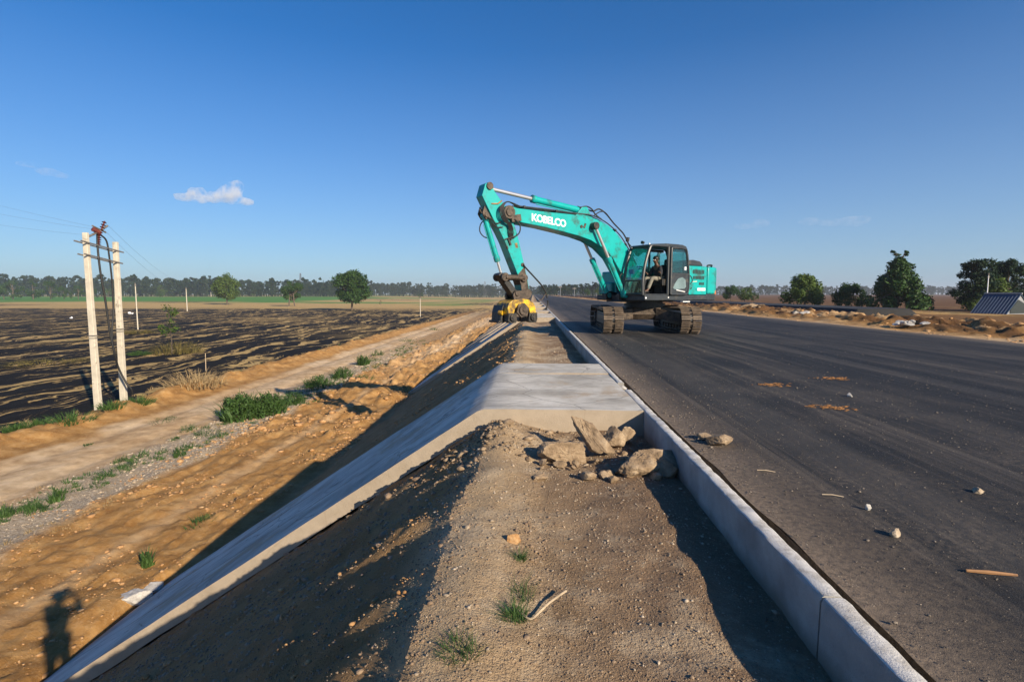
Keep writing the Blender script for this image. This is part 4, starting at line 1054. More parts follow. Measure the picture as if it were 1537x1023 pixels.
for i, (px, py, w, h, mt, lab) in enumerate(((295, 580, 80, 30, 'dry_brush', 'pale dry brush heap on the edge of the burnt field'), (268, 530, 66, 26, 'olive', 'olive brown shrub under the thin sapling'), (208, 500, 50, 8, 'olive', 'low olive weeds at the foot of the thin pole'), (70, 545, 110, 7, 'olive', 'band of low olive weeds across the burnt field'), (210, 532, 30, 8, 'weed', 'green weeds on the burnt field right of the poles'))):
    p = on_ground(px, py); dd = p.dot(FW)
    weed('brush', lab, tuple(p), 300, w/F*dd*0.5, h/F*dd, 680 + i, mat=mt, wid=0.03, leafy=500, cat='brush', group='brush on the burnt field', lean=0.9)
p = on_ground(258, 532); dd = p.dot(FW); hh = 74/F*dd
sap = thing('sapling', 'thin sapling with sparse leaves rising over an olive shrub', 'tree', tuple(p))
b = MB(); b.tube(smooth_path([(0, 0, -0.2), (0.05, 0, hh*0.4), (-0.1, 0, hh*0.8), (-0.25, 0, hh)], 3), [0.05*(1-0.08*k) for k in range(10)], 6)
for k in range(6): b.tube([(0, 0, hh*(0.45 + 0.08*k)), ((-1)**k*0.5, 0.2*(k % 3 - 1), hh*(0.58 + 0.08*k))], [0.02, 0.008], 4)
b.build('trunk', M['bark'], sap, 0, 60)
rnd = random.Random(77); leaf_cloud('crown', [((rnd.uniform(-0.7, 0.7), rnd.uniform(-0.6, 0.6), hh*rnd.uniform(0.42, 0.95)), 0.45) for _ in range(12)], 520, 0.085, 'leaf_warm', sap, 78, shell=0.1)
p = on_ground(309, 556); b = MB(); b.tube([(0, 0, -0.2), (0.03, 0, 1.35)], [0.032, 0.022], 6); o = b.build('stake', M['dry_wood'], None, 0, 50); o.location = p
tag(o, 'short wooden stake standing by the dry brush heap', 'stake')
for i, (px, py, s, lab) in enumerate(((107, 478, 0.38, 'small white sack lying on the burnt field left of the twin poles'), (195, 471, 0.6, 'bluish white sack heap on the burnt field right of the poles'))):
    p = on_ground(px, py); vs, fs = rock_mesh(800 + i, (s, s*0.7, s*0.6), 12, 3, 0.12); b = MB(); b.add(vs, fs)
    b.add(*rock_mesh(810 + i, (s*0.6, s*0.5, s*0.4), 12, 3, 0.12), Matrix.Translation((s*1.3, 0.1, -0.05)) if i else Matrix.Translation((0.1, 0, s*0.6)))
    o = b.build('sack', M['sack'], None, 0, 50); o.location = (p.x, p.y, p.z + s*0.4); tag(o, lab, 'sack')
# berm tufts and the dead twig
tg = 'grass tufts on the berm'
for i, (px, py, w, h, n, lab) in enumerate(((690, 985, 80, 46, 230, 'dry green grass tuft nearest the bottom edge'), (772, 922, 50, 56, 260, 'green grass tuft under the pale forked twig'), (782, 885, 50, 50, 90, 'wispy dry grass behind the forked twig'), (780, 834, 26, 34, 120, 'small green tuft beside the yellowish clod'))):
    p = on_z(px, py, BERM + 0.03); gz = ground_z(p.x, p.y); dd = p.dot(FW)
    weed('grass_tuft', lab, (p.x, p.y, gz), n, w/F*dd*0.36, h/F*dd*0.8, 700 + i, mat='weed', wid=0.0022, lean=1.3, group=tg, cat='grass')
tw = [(770, 908), (782, 916), (796, 924), (808, 908), (825, 893), (850, 880)]
b = MB(); pts = []
for i, q in enumerate(tw):
    p = on_z(q[0], q[1], BERM + 0.04); pts.append((p.x, p.y, ground_z(p.x, p.y) + 0.02 + 0.012*(i > 3)))
b.tube(smooth_path(pts, 3), 0.0055, 6)
tag(b.build('twig', M['dry_wood'], None, 0, 50), 'pale forked dead twig lying on the berm beside grass', 'twig')

# ------------------------------------------------------------------ right side: shed, sheets, debris
E1 = Vector((33.35, 42, -1.47)); ed = Vector((0.842, -2.03, 0)); sd = Vector((1.478, 0.612, 0))
GZ = gz_r(34, 41) - 0.1
shed = thing('metal_shed', 'low shed with a steep dark blue sheet metal roof and pale end wall', 'shed', (E1.x, E1.y, GZ))
R1 = E1 + sd + Vector((0, 0, 1.47)); L1 = R1 + sd*0.95 + Vector((0, 0, -1.25)); q0 = Vector((E1.x, E1.y, GZ))
def sl(p): return tuple(Vector(p) - q0)
b = MB(); n = 22; vs = []; fs = []          # ribbed roof sheets
for i in range(n*4 + 1):
    t = i/(n*4)*1.04 - 0.02; rib = 0.045 if i % 8 in (0, 1) else 0.0
    a = E1 + ed*t + Vector((0, 0, rib)) - sd*0.05 - Vector((0, 0, 0.07)); c = R1 + ed*t + Vector((0, 0, rib))
    vs += [sl(a), sl(c), sl(c - Vector((0, 0, 0.05 + rib))), sl(a - Vector((0, 0, 0.05 + rib)))]
for i in range(n*4):
    o = i*4
    for k in range(4): fs.append((o+k, o+4+k, o+4+(k+1) % 4, o+(k+1) % 4))
fs += [(0, 1, 2, 3), (n*16+3, n*16+2, n*16+1, n*16)]
b.add(vs, fs); b.build('roof_front', M['roof_blue'], shed)
b = MB(); vs = [sl(R1 + ed*-0.02), sl(R1 + ed*1.02), sl(L1 + ed*1.02), sl(L1 + ed*-0.02)]; dn = Vector((0, 0, -0.06)); vs += [tuple(Vector(v) + dn) for v in vs]
b.add(vs, [(0, 1, 2, 3), (7, 6, 5, 4), (0, 4, 5, 1), (1, 5, 6, 2), (2, 6, 7, 3), (3, 7, 4, 0)]); b.build('roof_rear', M['roof_blue'], shed)
b = MB(); b.tube([sl(R1 + ed*-0.03 + Vector((0, 0, 0.03))), sl(R1 + ed*1.04 + Vector((0, 0, 0.03)))], 0.06, 8); b.build('ridge_cap', M['pale_sheet'], shed)
b = MB()
def wallq(a, c, z1a, z1b): return [sl((a.x, a.y, GZ)), sl((c.x, c.y, GZ)), sl((c.x, c.y, z1b)), sl((a.x, a.y, z1a))]
ins = sd.normalized()*0.12
for p0, p1, za, zb in ((E1 + ins, E1 + ed + ins, -1.53, -1.53),):
    v = wallq(p0, p1, za, zb); bk = [tuple(Vector(q) + sd.normalized()*0.06) for q in v]
    b.add(v + bk, [(0, 1, 2, 3), (7, 6, 5, 4), (0, 3, 7, 4), (1, 5, 6, 2)])
b.build('front_wall', M['dark_paint'], shed)
b = MB(); en = ed.normalized()
def gable(t, inset, z_off):
    o = ed*t
    A_ = E1 + o + sd*inset; B_ = L1 + o - sd*inset*0.9; T_ = R1 + o
    return A_, B_, T_
A_, B_, T_ = gable(0.99, 0.06, 0)
ring = [sl((A_.x, A_.y, GZ)), sl(A_), sl(T_ - Vector((0, 0, 0.1))), sl(B_), sl((B_.x, B_.y, GZ))]
rb = [tuple(Vector(q) - en*0.06) for q in ring]
b.add(ring + rb, [(0, 1, 2, 3, 4)[::-1], (5, 6, 7, 8, 9)] + [(i, (i+1) % 5, 5 + (i+1) % 5, 5 + i) for i in range(5)])
b.build('end_wall', M['pale_sheet'], shed)
dA = E1 + ed*1.012 + sd*0.30
b = MB(); pr = [sl((dA.x, dA.y, GZ + 0.15)), sl((dA.x, dA.y, -1.15)), sl((dA.x + sd.x*0.55, dA.y + sd.y*0.55, -0.42)), sl((dA.x + sd.x*1.1, dA.y + sd.y*1.1, -0.75)), sl((dA.x + sd.x*1.1, dA.y + sd.y*1.1, GZ + 0.15))]
pb = [tuple(Vector(q) - en*0.03) for q in pr]
b.add(pr + pb, [(0, 1, 2, 3, 4)[::-1], (5, 6, 7, 8, 9)] + [(i, (i+1) % 5, 5 + (i+1) % 5, 5 + i) for i in range(5)]); b.build('doorway', M['grille'], shed)

vs = []; fs = []; n = 160
for i in range(n + 1):
    y = 37 + 380*(i/n)**2.2; e = 0.16*mnoise.noise(Vector((y*0.35, 0, 1))); e2 = 0.12*mnoise.noise(Vector((y*0.22, 5, 1)))
    s = min(1, i/5)
    for (x, z) in ((21.5, -1.65), (21.8 + e, -1.30), (22.1 + e, -1.02 + e2*0.5), (25.5, -0.98 + e2*0.3), (26.4, -1.7)): vs.append((x, y, -1.7 + (z + 1.7)*s))
for i in range(n):
    for k in range(4): fs.append((i*5+k, i*5+k+1, (i+1)*5+k+1, (i+1)*5+k))
b = MB(); b.add(vs, [f[::-1] for f in fs]); o = b.build('asphalt_layer', M['tarp'], None, 0, 40); tag(o, kind='structure')
def sheets(name, label, px, py, z, w, n, seed, mat, zs=0.05):
    p = on_z(px, py, z); gz = gz_r(p.x, p.y); rnd = random.Random(seed); b = MB()
    for k in range(n):
        vs, fs = rock_mesh(seed + k, (rnd.uniform(0.3, 0.6)*w, rnd.uniform(0.2, 0.5)*w, zs*rnd.uniform(0.6, 1.6)), 7, 3, 0.12)
        b.add(vs, fs, Matrix.Translation((rnd.gauss(0, 0.55*w), rnd.gauss(0, 0.3*w), zs*0.8 + 0.03*k*w)) @ Euler((rnd.gauss(0, 0.25), rnd.gauss(0, 0.25), rnd.uniform(0, 3))).to_matrix().to_4x4())
    o = b.build(name, M[mat], None, 0, 25); o.location = (p.x, p.y, gz + 0.02); tag(o, label, 'debris', 'debris on the spoil strip')
sheets('debris_heap', 'crumpled pale sheet heap on the spoil strip left of the blue shed', 1362, 485, -1.25, 0.42, 14, 31, 'rubble', 0.05)
sheets('debris_heap', 'small pale rubble heap at the road edge under the spreading tree', 1197, 471, -1.3, 0.45, 8, 51, 'rubble', 0.05)
sheets('debris_heap', 'flat pale slab pieces at the near end of the black layer', 1262, 463.5, -1.2, 0.8, 6, 71, 'pale_sheet', 0.04)
sheets('debris_heap', 'low sandy slab pieces beside the far verge', 1130, 467, -1.3, 0.8, 5, 91, 'stone', 0.06)

# ------------------------------------------------------------------ excavator (local x forward, y to its left, z up from the road)
EX = thing('excavator', 'turquoise crawler excavator with black cab, long bent boom and yellow attachment, parked on the asphalt', 'excavator', (4.15, 20.1, ROAD + 0.006), R(215))
UM = Matrix.Rotation(R(55), 4, 'Z') @ Matrix.Translation((0, -0.15, 0))       # the tracks stand along the road while the body is swung round
def uc(mb): mb.v = [tuple(UM @ Vector(p)) for p in mb.v]; return mb

def track(side):
    root = bpy.data.objects.new('track', None); col.objects.link(root); root.parent = EX
    yc = side*1.29
    rr, hx, zc = 0.405, 1.70, 0.445
    per = 4*hx + 2*math.pi*rr; n = 48; pitch = per/n
    def at(s):
        s %= per
        if s < 2*hx: return (hx - s, zc + rr - 0.03*math.sin(math.pi*s/(2*hx)), math.pi)      # top run, going backward
        s -= 2*hx
        if s < math.pi*rr: a = math.pi/2 + s/rr; return (-hx + rr*math.cos(a), zc + rr*math.sin(a), a + math.pi/2)
        s -= math.pi*rr
        if s < 2*hx: return (-hx + s, zc - rr, 0)
        s -= 2*hx; a = -math.pi/2 + s/rr; return (hx + rr*math.cos(a), zc + rr*math.sin(a), a + math.pi/2)
    b = MB(); lk = MB()
    for i in range(n):
        x, z, a = at(i*pitch + 0.05)
        T = Matrix.Translation((x, yc, z)) @ Matrix.Rotation(-a, 4, 'Y')
        for s in (-1, 1):
            b.box((0, s*0.188, -0.012), (pitch*0.93, 0.292, 0.028), M=T)
            for gx in (-0.36, 0.0, 0.36): b.box((gx*pitch, s*0.188, -0.038), (0.022, 0.292, 0.036), M=T)
        lk.box((0, 0, 0.03), (pitch*0.98, 0.085, 0.075), M=T); lk.box((0, 0.12, 0.05), (pitch*0.98, 0.035, 0.07), M=T); lk.box((0, -0.12, 0.05), (pitch*0.98, 0.035, 0.07), M=T)
        b.box((0, 0, -0.012), (pitch*0.30, 0.09, 0.028), M=T)
    uc(b).build('shoe_belt', M['shoe'], root, 0.004, seg=1); uc(lk).build('chain', M['black_metal'], root)
    f = MB(); f.prism([(-1.45, 0.25), (1.35, 0.25), (1.5, 0.42), (1.2, 0.66), (-1.3, 0.70), (-1.55, 0.48)], yc - 0.15, yc + 0.15); f.box((0.1, yc, 0.50), (1.9, 0.36, 0.2))
    uc(f).build('track_frame', M['black_metal'], root, 0.02)
    for nm, cx in (('idler', hx), ('sprocket', -hx)):
        w = MB(); w.cyl((cx, yc - 0.10, zc), (cx, yc + 0.10, zc), 0.33, 24); w.cyl((cx, yc - 0.2, zc), (cx, yc + 0.2, zc), 0.16, 16)
        if nm == 'sprocket':
            for k in range(15):
                a = k/15*2*math.pi; w.box((cx + 0.345*math.cos(a), yc, zc + 0.345*math.sin(a)), (0.07, 0.06, 0.06), (0, -a, 0))
        uc(w).build(nm, M['dirty_steel'], root, 0.01)
    for k in range(7):
        w = MB(); cx = -1.2 + k*0.4
        w.cyl((cx, yc - 0.17, 0.17), (cx, yc + 0.17, 0.17), 0.085, 14); uc(w).build('roller', M['dirty_steel'], root, 0, 40)
track(1); track(-1)
b = MB(); b.prism([(-0.62, 0.42), (0.62, 0.42), (0.75, 0.62), (0.6, 0.86), (-0.6, 0.86), (-0.75, 0.62)], -0.62, 0.62)
for s in (-1, 1):
    for e in (-1, 1):
        b.add([(e*0.35, s*0.4, 0.45), (e*0.75, s*0.4, 0.45), (e*0.75, s*0.4, 0.84), (e*0.35, s*0.4, 0.86), (e*0.8, s*1.18, 0.36), (e*1.25, s*1.18, 0.36), (e*1.25, s*1.18, 0.66), (e*0.8, s*1.18, 0.66)],
              [(0,1,2,3), (7,6,5,4), (0,4,5,1), (1,5,6,2), (2,6,7,3), (3,7,4,0)])
uc(b).build('centre_frame', M['dirty_steel'], EX, 0.02)
b = MB(); b.cyl((0, 0, 0.84), (0, 0, 1.12), 0.66, 36); b.cyl((0, 0, 0.9), (0, 0, 1.0), 0.74, 36); b.build('swing_ring', M['black_metal'], EX, 0, 40)

def plan(mb, poly, z0, z1):
    n = len(poly); a = sum(poly[i][0]*poly[(i+1) % n][1] - poly[(i+1) % n][0]*poly[i][1] for i in range(n))
    if a < 0: poly = poly[::-1]
    vs = [(x, y, z0) for x, y in poly] + [(x, y, z1) for x, y in poly]
    mb.add(vs, [tuple(range(n-1, -1, -1)), tuple(range(n, 2*n))] + [(i, (i+1) % n, (i+1) % n + n, i + n) for i in range(n)]); return mb
b = MB(); plan(b, [(1.40, 1.34), (-1.9, 1.34), (-1.9, -1.34), (1.15, -1.34), (1.15, -0.55), (1.35, -0.45), (1.35, 0.30), (1.40, 0.34)], 1.12, 1.305)
b.box((0.2, 0, 1.09), (2.6, 0.9, 0.06)); b.build('deck', M['dark_paint'], EX, 0.025)
b = MB(); b.box((1.36, 1.345, 1.21), (0.07, 0.02, 0.05)); b.box((0.25, 1.345, 1.22), (0.05, 0.02, 0.04)); b.box((-0.62, 1.36, 1.07), (0.38, 0.12, 0.03))
b.build('deck_fittings', M['white_paint'], EX, 0.005)

# engine bay and counterweight
b = MB(); b.box((-1.365, 1.275, 1.83), (0.99, 0.07, 1.03)); sp = b.build('side_panel', M['teal'], EX, 0.03)
def vent(x0, x1, z0, z1, n):
    w = (x1 - x0)/n; m = MB()
    for k in range(n): m.box((x0 + (k + 0.5)*w, 1.312, (z0 + z1)/2), (w*0.72, 0.012, z1 - z0))
    m.build('vent', M['grille'], sp, 0.003, seg=1)
vent(-1.70, -1.06, 2.07, 2.22, 8); vent(-1.70, -1.06, 1.87, 1.99, 8); vent(-1.70, -1.40, 1.67, 1.765, 4)
b = MB(); b.box((-1.55, 1.314, 1.51), (0.44, 0.012, 0.10)); pl = b.build('number_plate', M['white_paint'], sp, 0.004)
b = MB()
for k in range(6): b.box((-1.72 + k*0.065, 1.322, 1.51), (0.035, 0.004, 0.05 if k % 2 else 0.042))
b.build('plate_marks', M['dark_paint'], pl)
b = MB(); b.box((-0.98, 1.314, 1.545), (0.09, 0.012, 0.035), (0, 0.4, 0)); b.build('panel_latch', M['grille'], sp, 0.004)
b = MB(); b.box((-1.17, 1.3135, 1.79), (0.24, 0.008, 0.03), (0, 0.08, 0)); b.build('decal', M['pole'], sp)
b = MB(); b.box((-1.365, 0.20, 1.815), (0.97, 2.08, 1.02)); b.box((-1.365, -1.05, 1.75), (0.95, 0.5, 0.9)); b.build('engine_bay', M['dark_paint'], EX, 0.03)
b = MB(); b.box((-1.36, 0.0, 2.335), (1.0, 2.4, 0.05)); b.build('bay_lid', M['teal'], EX, 0.02)
b = MB(); b.prism([(-0.90, 2.36), (-0.94, 2.56), (-1.30, 2.585), (-1.68, 2.54), (-1.80, 2.44), (-1.82, 2.36)], 0.1, 1.15); b.build('hood', M['dark_paint'], EX, 0.05, seg=3)
b = MB(); b.cyl((-1.3, -0.55, 2.33), (-1.3, -0.55, 2.85), 0.07, 14); b.tube([(-1.3, -0.55, 2.85), (-1.33, -0.55, 2.95), (-1.42, -0.55, 2.98)], 0.06, 12); b.build('exhaust', M['black_metal'], EX, 0, 40)
cw = [(-1.895, 1.32), (-2.25, 1.31), (-2.52, 1.22), (-2.70, 1.0), (-2.80, 0.6), (-2.84, 0.0), (-2.80, -0.6), (-2.70, -1.0), (-2.52, -1.22), (-2.25, -1.31), (-1.895, -1.32)]
b = MB(); plan(b, cw, 1.335, 2.335); cwo = b.build('counterweight', M['teal'], EX, 0.06, 40, 3)
b = MB(); plan(b, [(x + 0.03, y*0.99) for x, y in cw], 1.10, 1.33); b.build('counterweight_skirt', M['dark_paint'], cwo, 0.03)
b = MB(); b.box((-2.50, 1.20, 1.40), (0.17, 0.05, 0.15), (0, 0, R(-148))); b.build('reflector', M['orange_refl'], cwo, 0.01)
b = MB(); b.tube(smooth_path([(-2.05, 1.16, 2.32), (-2.08, 1.16, 2.40), (-2.35, 1.12, 2.415), (-2.62, 0.92, 2.40), (-2.72, 0.8, 2.33)], 5), 0.032, 8); b.build('cover_rail', M['rubber'], cwo, 0, 50)
for z, l in ((2.18, 0.22), (1.93, 0.12)):
    b = MB(); b.tube([(-2.70, 0.8, z - 0.02), (-2.70 - l*0.8, 0.86, z), (-2.70 - l, 0.87, z + 0.10*(z > 2))], 0.028, 8); b.build('rear_bracket', M['rubber'], cwo, 0, 50)
b = MB(); b.box((0.1, -0.93, 1.75), (1.7, 0.78, 0.86)); b.box((0.95, -0.95, 1.55), (0.35, 0.7, 0.45)); b.build('fuel_tank', M['teal'], EX, 0.06, seg=3)
b = MB()
for k in range(7): b.box((0.85 - k*0.27, -0.62, 2.25 + 0.0*k), (0.02, 0.02, 0.25))
b.tube([(0.85, -0.62, 2.38), (-0.8, -0.62, 2.38)], 0.018, 8); b.build('guard_rail', M['dark_paint'], EX)

# cab
YL, YR = 1.34, 0.38
FR_ = [(1.50, 1.31), (1.515, 1.75), (1.43, 2.30), (1.22, 2.88), (1.10, 2.985)]
cab = bpy.data.objects.new('cab', None); col.objects.link(cab); cab.parent = EX
b = MB()
def beam(p, r=0.045): b.tube(p, r, 8)
for y in (YL - 0.045, YR + 0.045): beam(smooth_path([(x - 0.045, y, z) for x, z in FR_], 4), 0.05)
beam([(0.24, YL - 0.04, 1.31), (0.24, YL - 0.04, 2.97)], 0.055); beam([(0.24, YR + 0.04, 1.31), (0.24, YR + 0.04, 2.97)], 0.04)
for y in (YL - 0.045, YR + 0.045): beam([(-0.74, y, 1.31), (-0.74, y, 2.72), (-0.66, y, 2.9), (-0.55, y, 2.98)], 0.05)
beam([(1.47, YL - 0.05, 1.34), (1.47, YR + 0.05, 1.34)]); beam([(1.45, YL - 0.05, 1.80), (1.45, YR + 0.05, 1.80)], 0.026); beam([(1.1, YL - 0.05, 2.96), (1.1, YR + 0.05, 2.96)], 0.05)
beam([(-0.6, YL - 0.05, 2.96), (-0.6, YR + 0.05, 2.96)])
b.build('cab_frame', M['dark_paint'], cab, 0, 40)
b = MB(); b.prism([(1.13, 2.955), (1.06, 3.03), (0.6, 3.062), (-0.45, 3.07), (-0.64, 3.02), (-0.70, 2.93), (-0.5, 2.955)], YR, YL); b.box((-0.12, 0.86, 3.075), (0.75, 0.62, 0.05)); b.build('roof', M['dark_paint'], cab, 0.035, seg=3)
b = MB(); b.box((0.37, 0.86, 1.325), (2.2, 0.92, 0.04)); b.box((-0.745, 0.86, 1.72), (0.06, 0.88, 0.84)); b.box((0.35, YR + 0.03, 1.62), (2.15, 0.05, 0.60)); b.box((-0.25, YL - 0.05, 1.70), (0.95, 0.05, 0.76)); b.box((-0.25, YL - 0.05, 2.88), (0.95, 0.05, 0.14))
b.box((0.35, YR + 0.03, 2.90), (1.7, 0.05, 0.10)); b.build('cab_panels', M['dark_paint'], cab, 0.01)
def pane(name, quad, t=0.012, d=(0, 1, 0)):
    m = MB(); q2 = [tuple(Vector(p) + Vector(d)*t) for p in quad]; k = len(quad)
    m.add(list(quad) + q2, [tuple(range(k)), tuple(range(2*k-1, k-1, -1))] + [(i, i + k, (i+1) % k + k, (i+1) % k) for i in range(k)]); return m.build(name, M['glass'], cab)
wy0, wy1 = YR + 0.08, YL - 0.08
pane('windscreen', [(1.455, wy0, 1.83), (1.455, wy1, 1.83), (1.385, wy1, 2.30), (1.17, wy1, 2.90), (1.17, wy0, 2.90), (1.385, wy0, 2.30)], 0.012, (1, 0, 0))
pane('lower_windscreen', [(1.45, wy0, 1.40), (1.45, wy1, 1.40), (1.462, wy1, 1.775), (1.462, wy0, 1.775)], 0.012, (1, 0, 0))
pane('right_window', [(1.36, YR + 0.03, 1.93), (1.30, YR + 0.03, 2.4), (1.15, YR + 0.03, 2.84), (-0.68, YR + 0.03, 2.84), (-0.68, YR + 0.03, 1.93)])
pane('rear_window', [(-0.74, wy0, 2.16), (-0.74, wy1, 2.16), (-0.70, wy1, 2.82), (-0.70, wy0, 2.82)], 0.012, (1, 0, 0))
pane('side_window', [(-0.66, YL - 0.05, 2.10), (0.18, YL - 0.05, 2.10), (0.18, YL - 0.05, 2.80), (-0.60, YL - 0.05, 2.80)])
# door folded back against the cab side
yd = YL + 0.055
b = MB(); ring = smooth_path([(0.20, yd, 1.34), (0.20, yd, 2.2), (0.19, yd, 2.86), (0.10, yd, 2.94), (-0.45, yd, 2.93), (-0.60, yd, 2.80), (-0.72, yd, 2.1), (-0.74, yd, 1.75), (-0.70, yd, 1.45), (-0.55, yd, 1.34), (0.20, yd, 1.34)], 3)
b.tube(ring, 0.042, 8); b.box((-0.26, yd, 2.04), (0.92, 0.05, 0.07))
b.prism([(0.19, 1.36), (0.19, 2.02), (-0.70, 2.02), (-0.72, 1.75), (-0.68, 1.47), (-0.54, 1.36)], yd - 0.02, yd + 0.012)
door = b.build('door', M['dark_paint'], cab, 0, 40)
m = MB(); m.prism([(0.15, 2.08), (0.15, 2.84), (0.08, 2.90), (-0.43, 2.89), (-0.56, 2.77), (-0.67, 2.08)], yd - 0.008, yd + 0.008); m.build('door_window', M['glass'], door)
m = MB(); m.prism([(0.10, 1.55), (0.02, 1.70), (-0.15, 1.88), (-0.38, 1.93), (-0.54, 1.85), (-0.58, 1.6), (-0.50, 1.53), (0.0, 1.50)], yd + 0.013, yd + 0.022); m.build('lower_door_pane', simple('grey_pane', (0.14, 0.20, 0.21), 0.12, var=0.3, scale=3), door, 0.004)
m = MB(); m.tube([(-0.05, yd + 0.03, 1.48), (-0.25, yd + 0.05, 1.45), (-0.50, yd + 0.03, 1.42)], 0.018, 6); m.build('door_handle', M['white_paint'], door)
m = MB(); m.tube([(-0.50, yd + 0.012, 2.18), (-0.50, yd + 0.016, 2.30)], 0.05, 10); m.build('sticker', M['white_paint'], door)
m = MB(); m.box((0.215, yd - 0.01, 2.15), (0.025, 0.05, 1.5)); m.build('door_edge', M['galv'], door, 0.005)
b = MB(); b.tube(smooth_path([(-0.80, 1.36, 2.0), (-0.84, 1.42, 1.95), (-0.90, 1.42, 1.80), (-0.84, 1.38, 1.70)], 4), 0.018, 6); b.build('grab_handle', M['dark_paint'], cab)
# inside the cab
b = MB(); b.box((0.12, 0.86, 1.70), (0.52, 0.50, 0.14)); b.box((-0.16, 0.86, 2.05), (0.13, 0.50, 0.68), (0, -0.14, 0)); b.box((-0.24, 0.86, 2.48), (0.10, 0.30, 0.2), (0, -0.14, 0)); b.box((0.05, 0.86, 1.48), (0.4, 0.36, 0.30)); b.build('seat', M['seat'], cab, 0.04, seg=3)
for y in (0.53, 1.17):
    b = MB(); b.box((0.15, y, 1.75), (0.6, 0.14, 0.22)); b.tube([(0.42, y, 1.84), (0.46, y, 2.02)], 0.022, 8); b.tube([(0.46, y, 2.01), (0.47, y, 2.09)], 0.035, 8); b.build('control_console', M['black_metal'], cab, 0.01)
b = MB()
for y in (0.75, 0.97): b.tube([(1.08, y, 1.34), (1.02, y, 1.85)], 0.02, 8); b.box((1.12, y, 1.40), (0.22, 0.12, 0.03), (0, -0.3, 0))
b.build('travel_lever', M['black_metal'], cab)
b = MB(); b.box((1.25, 0.55, 2.12), (0.06, 0.2, 0.16), (0, 0.2, 0)); b.tube([(1.3, 0.5, 1.6), (1.27, 0.53, 2.1)], 0.018, 6); b.build('monitor', M['black_metal'], cab)
b = MB(); vs = []; fs = []; nn = 14
for i in range(nn + 1):
    x = 0.26 + 0.95*i/nn; y = YR + 0.10 + 0.02*math.sin(i*2.2); dep = 0.10 + 0.16*(0.5 + 0.5*math.cos(i/nn*2*math.pi*1.5))
    vs += [(x, y, 2.92), (x, y + 0.01, 2.92 - dep), (x, y + 0.012, 2.92 - dep), (x, y + 0.012, 2.92)]
for i in range(nn):
    for k in range(4): fs.append((i*4+k, i*4+4+k, i*4+4+(k+1) % 4, i*4+(k+1) % 4))
b.add(vs, fs); b.build('sun_curtain', M['dark_cloth'], cab)
# mirrors, lamps
b = MB(); b.tube([(1.05, 0.36, 2.98), (1.08, 0.22, 3.12), (1.08, 0.16, 3.22)], 0.014, 6); b.tube([(1.08, 0.15, 3.20), (1.07, 0.15, 3.34)], [0.06, 0.075], 10); b.build('mirror', M['rubber'], cab, 0, 50)
b = MB(); b.tube([(1.12, 0.95, 3.0), (1.14, 0.95, 3.07)], 0.015, 6); b.tube([(1.10, 0.95, 3.10), (1.19, 0.95, 3.10)], [0.045, 0.055], 12); b.build('work_lamp', M['rubber'], cab, 0, 50)
b = MB(); b.tube([(1.13, 1.25, 3.03), (1.17, 1.25, 3.03)], 0.03, 10); b.build('roof_lamp', M['white_paint'], cab, 0, 50)

# boom
bp = [(6.34, 3.86), (6.26, 3.97), (6.12, 4.0), (5.85, 3.945), (4.98, 3.925), (3.8, 3.925), (3.07, 3.91), (2.61, 3.84), (2.13, 3.69), (1.66, 3.39), (1.21, 2.97), (0.78, 2.42), (0.42, 1.92), (0.25, 1.62),
      (0.32, 1.48), (0.52, 1.46), (0.85, 1.58), (1.25, 1.86), (1.55, 2.16), (1.88, 2.58), (2.36, 2.92), (2.9, 3.14), (3.43, 3.255), (4.08, 3.35), (4.85, 3.45), (5.64, 3.52), (6.0, 3.60), (6.26, 3.64), (6.36, 3.74)]
b = MB(); b.prism(bp, -0.28, 0.28); boom = b.build('boom', M['teal'], EX, 0.018)
b = MB(); inner = [(5.62, 3.50), (5.64, 3.54), (6.02, 3.66)]
b.cyl((6.15, -0.36, 3.80), (6.15, 0.36, 3.80), 0.13, 20); b.cyl((6.15, -0.32, 3.80), (6.15, 0.32, 3.80), 0.20, 20); b.box((5.90, 0, 3.64), (0.35, 0.62, 0.20), (0, 0.2, 0)); b.build('tip_pin', M['dirty_steel'], boom, 0.008)
b = MB(); b.cyl((2.85, -0.52, 3.60), (2.85, 0.52, 3.60), 0.12, 18); b.build('cylinder_pin', M['black_metal'], boom, 0.01)
b = MB(); b.box((3.32, 0.29, 3.56), (0.10, 0.03, 0.10), (0, 0.5, 0)); b.box((3.18, 0.29, 3.60), (0.07, 0.03, 0.16), (0, -0.4, 0)); b.build('hose_clip', M['dirty_steel'], boom, 0.01)
b = MB(); b.prism([(3.5, 3.90), (3.2, 4.22), (3.0, 4.24), (2.72, 3.86)], -0.18, 0.18); b.build('cylinder_bracket', M['teal'], boom, 0.01)
fc_ = bpy.data.curves.new('boom_lettering', 'FONT'); fc_.body = 'KOBELCO'; fc_.size = 0.33; fc_.offset = 0.0085; fc_.extrude = 0.003; fc_.space_character = 0.93
to = bpy.data.objects.new('boom_lettering', fc_); col.objects.link(to)
bpy.context.view_layer.update()
tm = bpy.data.meshes.new_from_object(to.evaluated_get(bpy.context.evaluated_depsgraph_get())); bpy.data.objects.remove(to)
tm.name = 'boom_lettering'; tm.materials.clear(); tm.materials.append(M['white_paint'])
tv = np.empty(len(tm.vertices)*3, np.float32); tm.vertices.foreach_get('co', tv); tv = tv.reshape(-1, 3)
x0, x1 = tv[:, 0].min(), tv[:, 0].max(); y0, y1 = tv[:, 1].min(), tv[:, 1].max()
u = (tv[:, 0] - x0)/(x1 - x0); v = (tv[:, 1] - y0)/(y1 - y0)
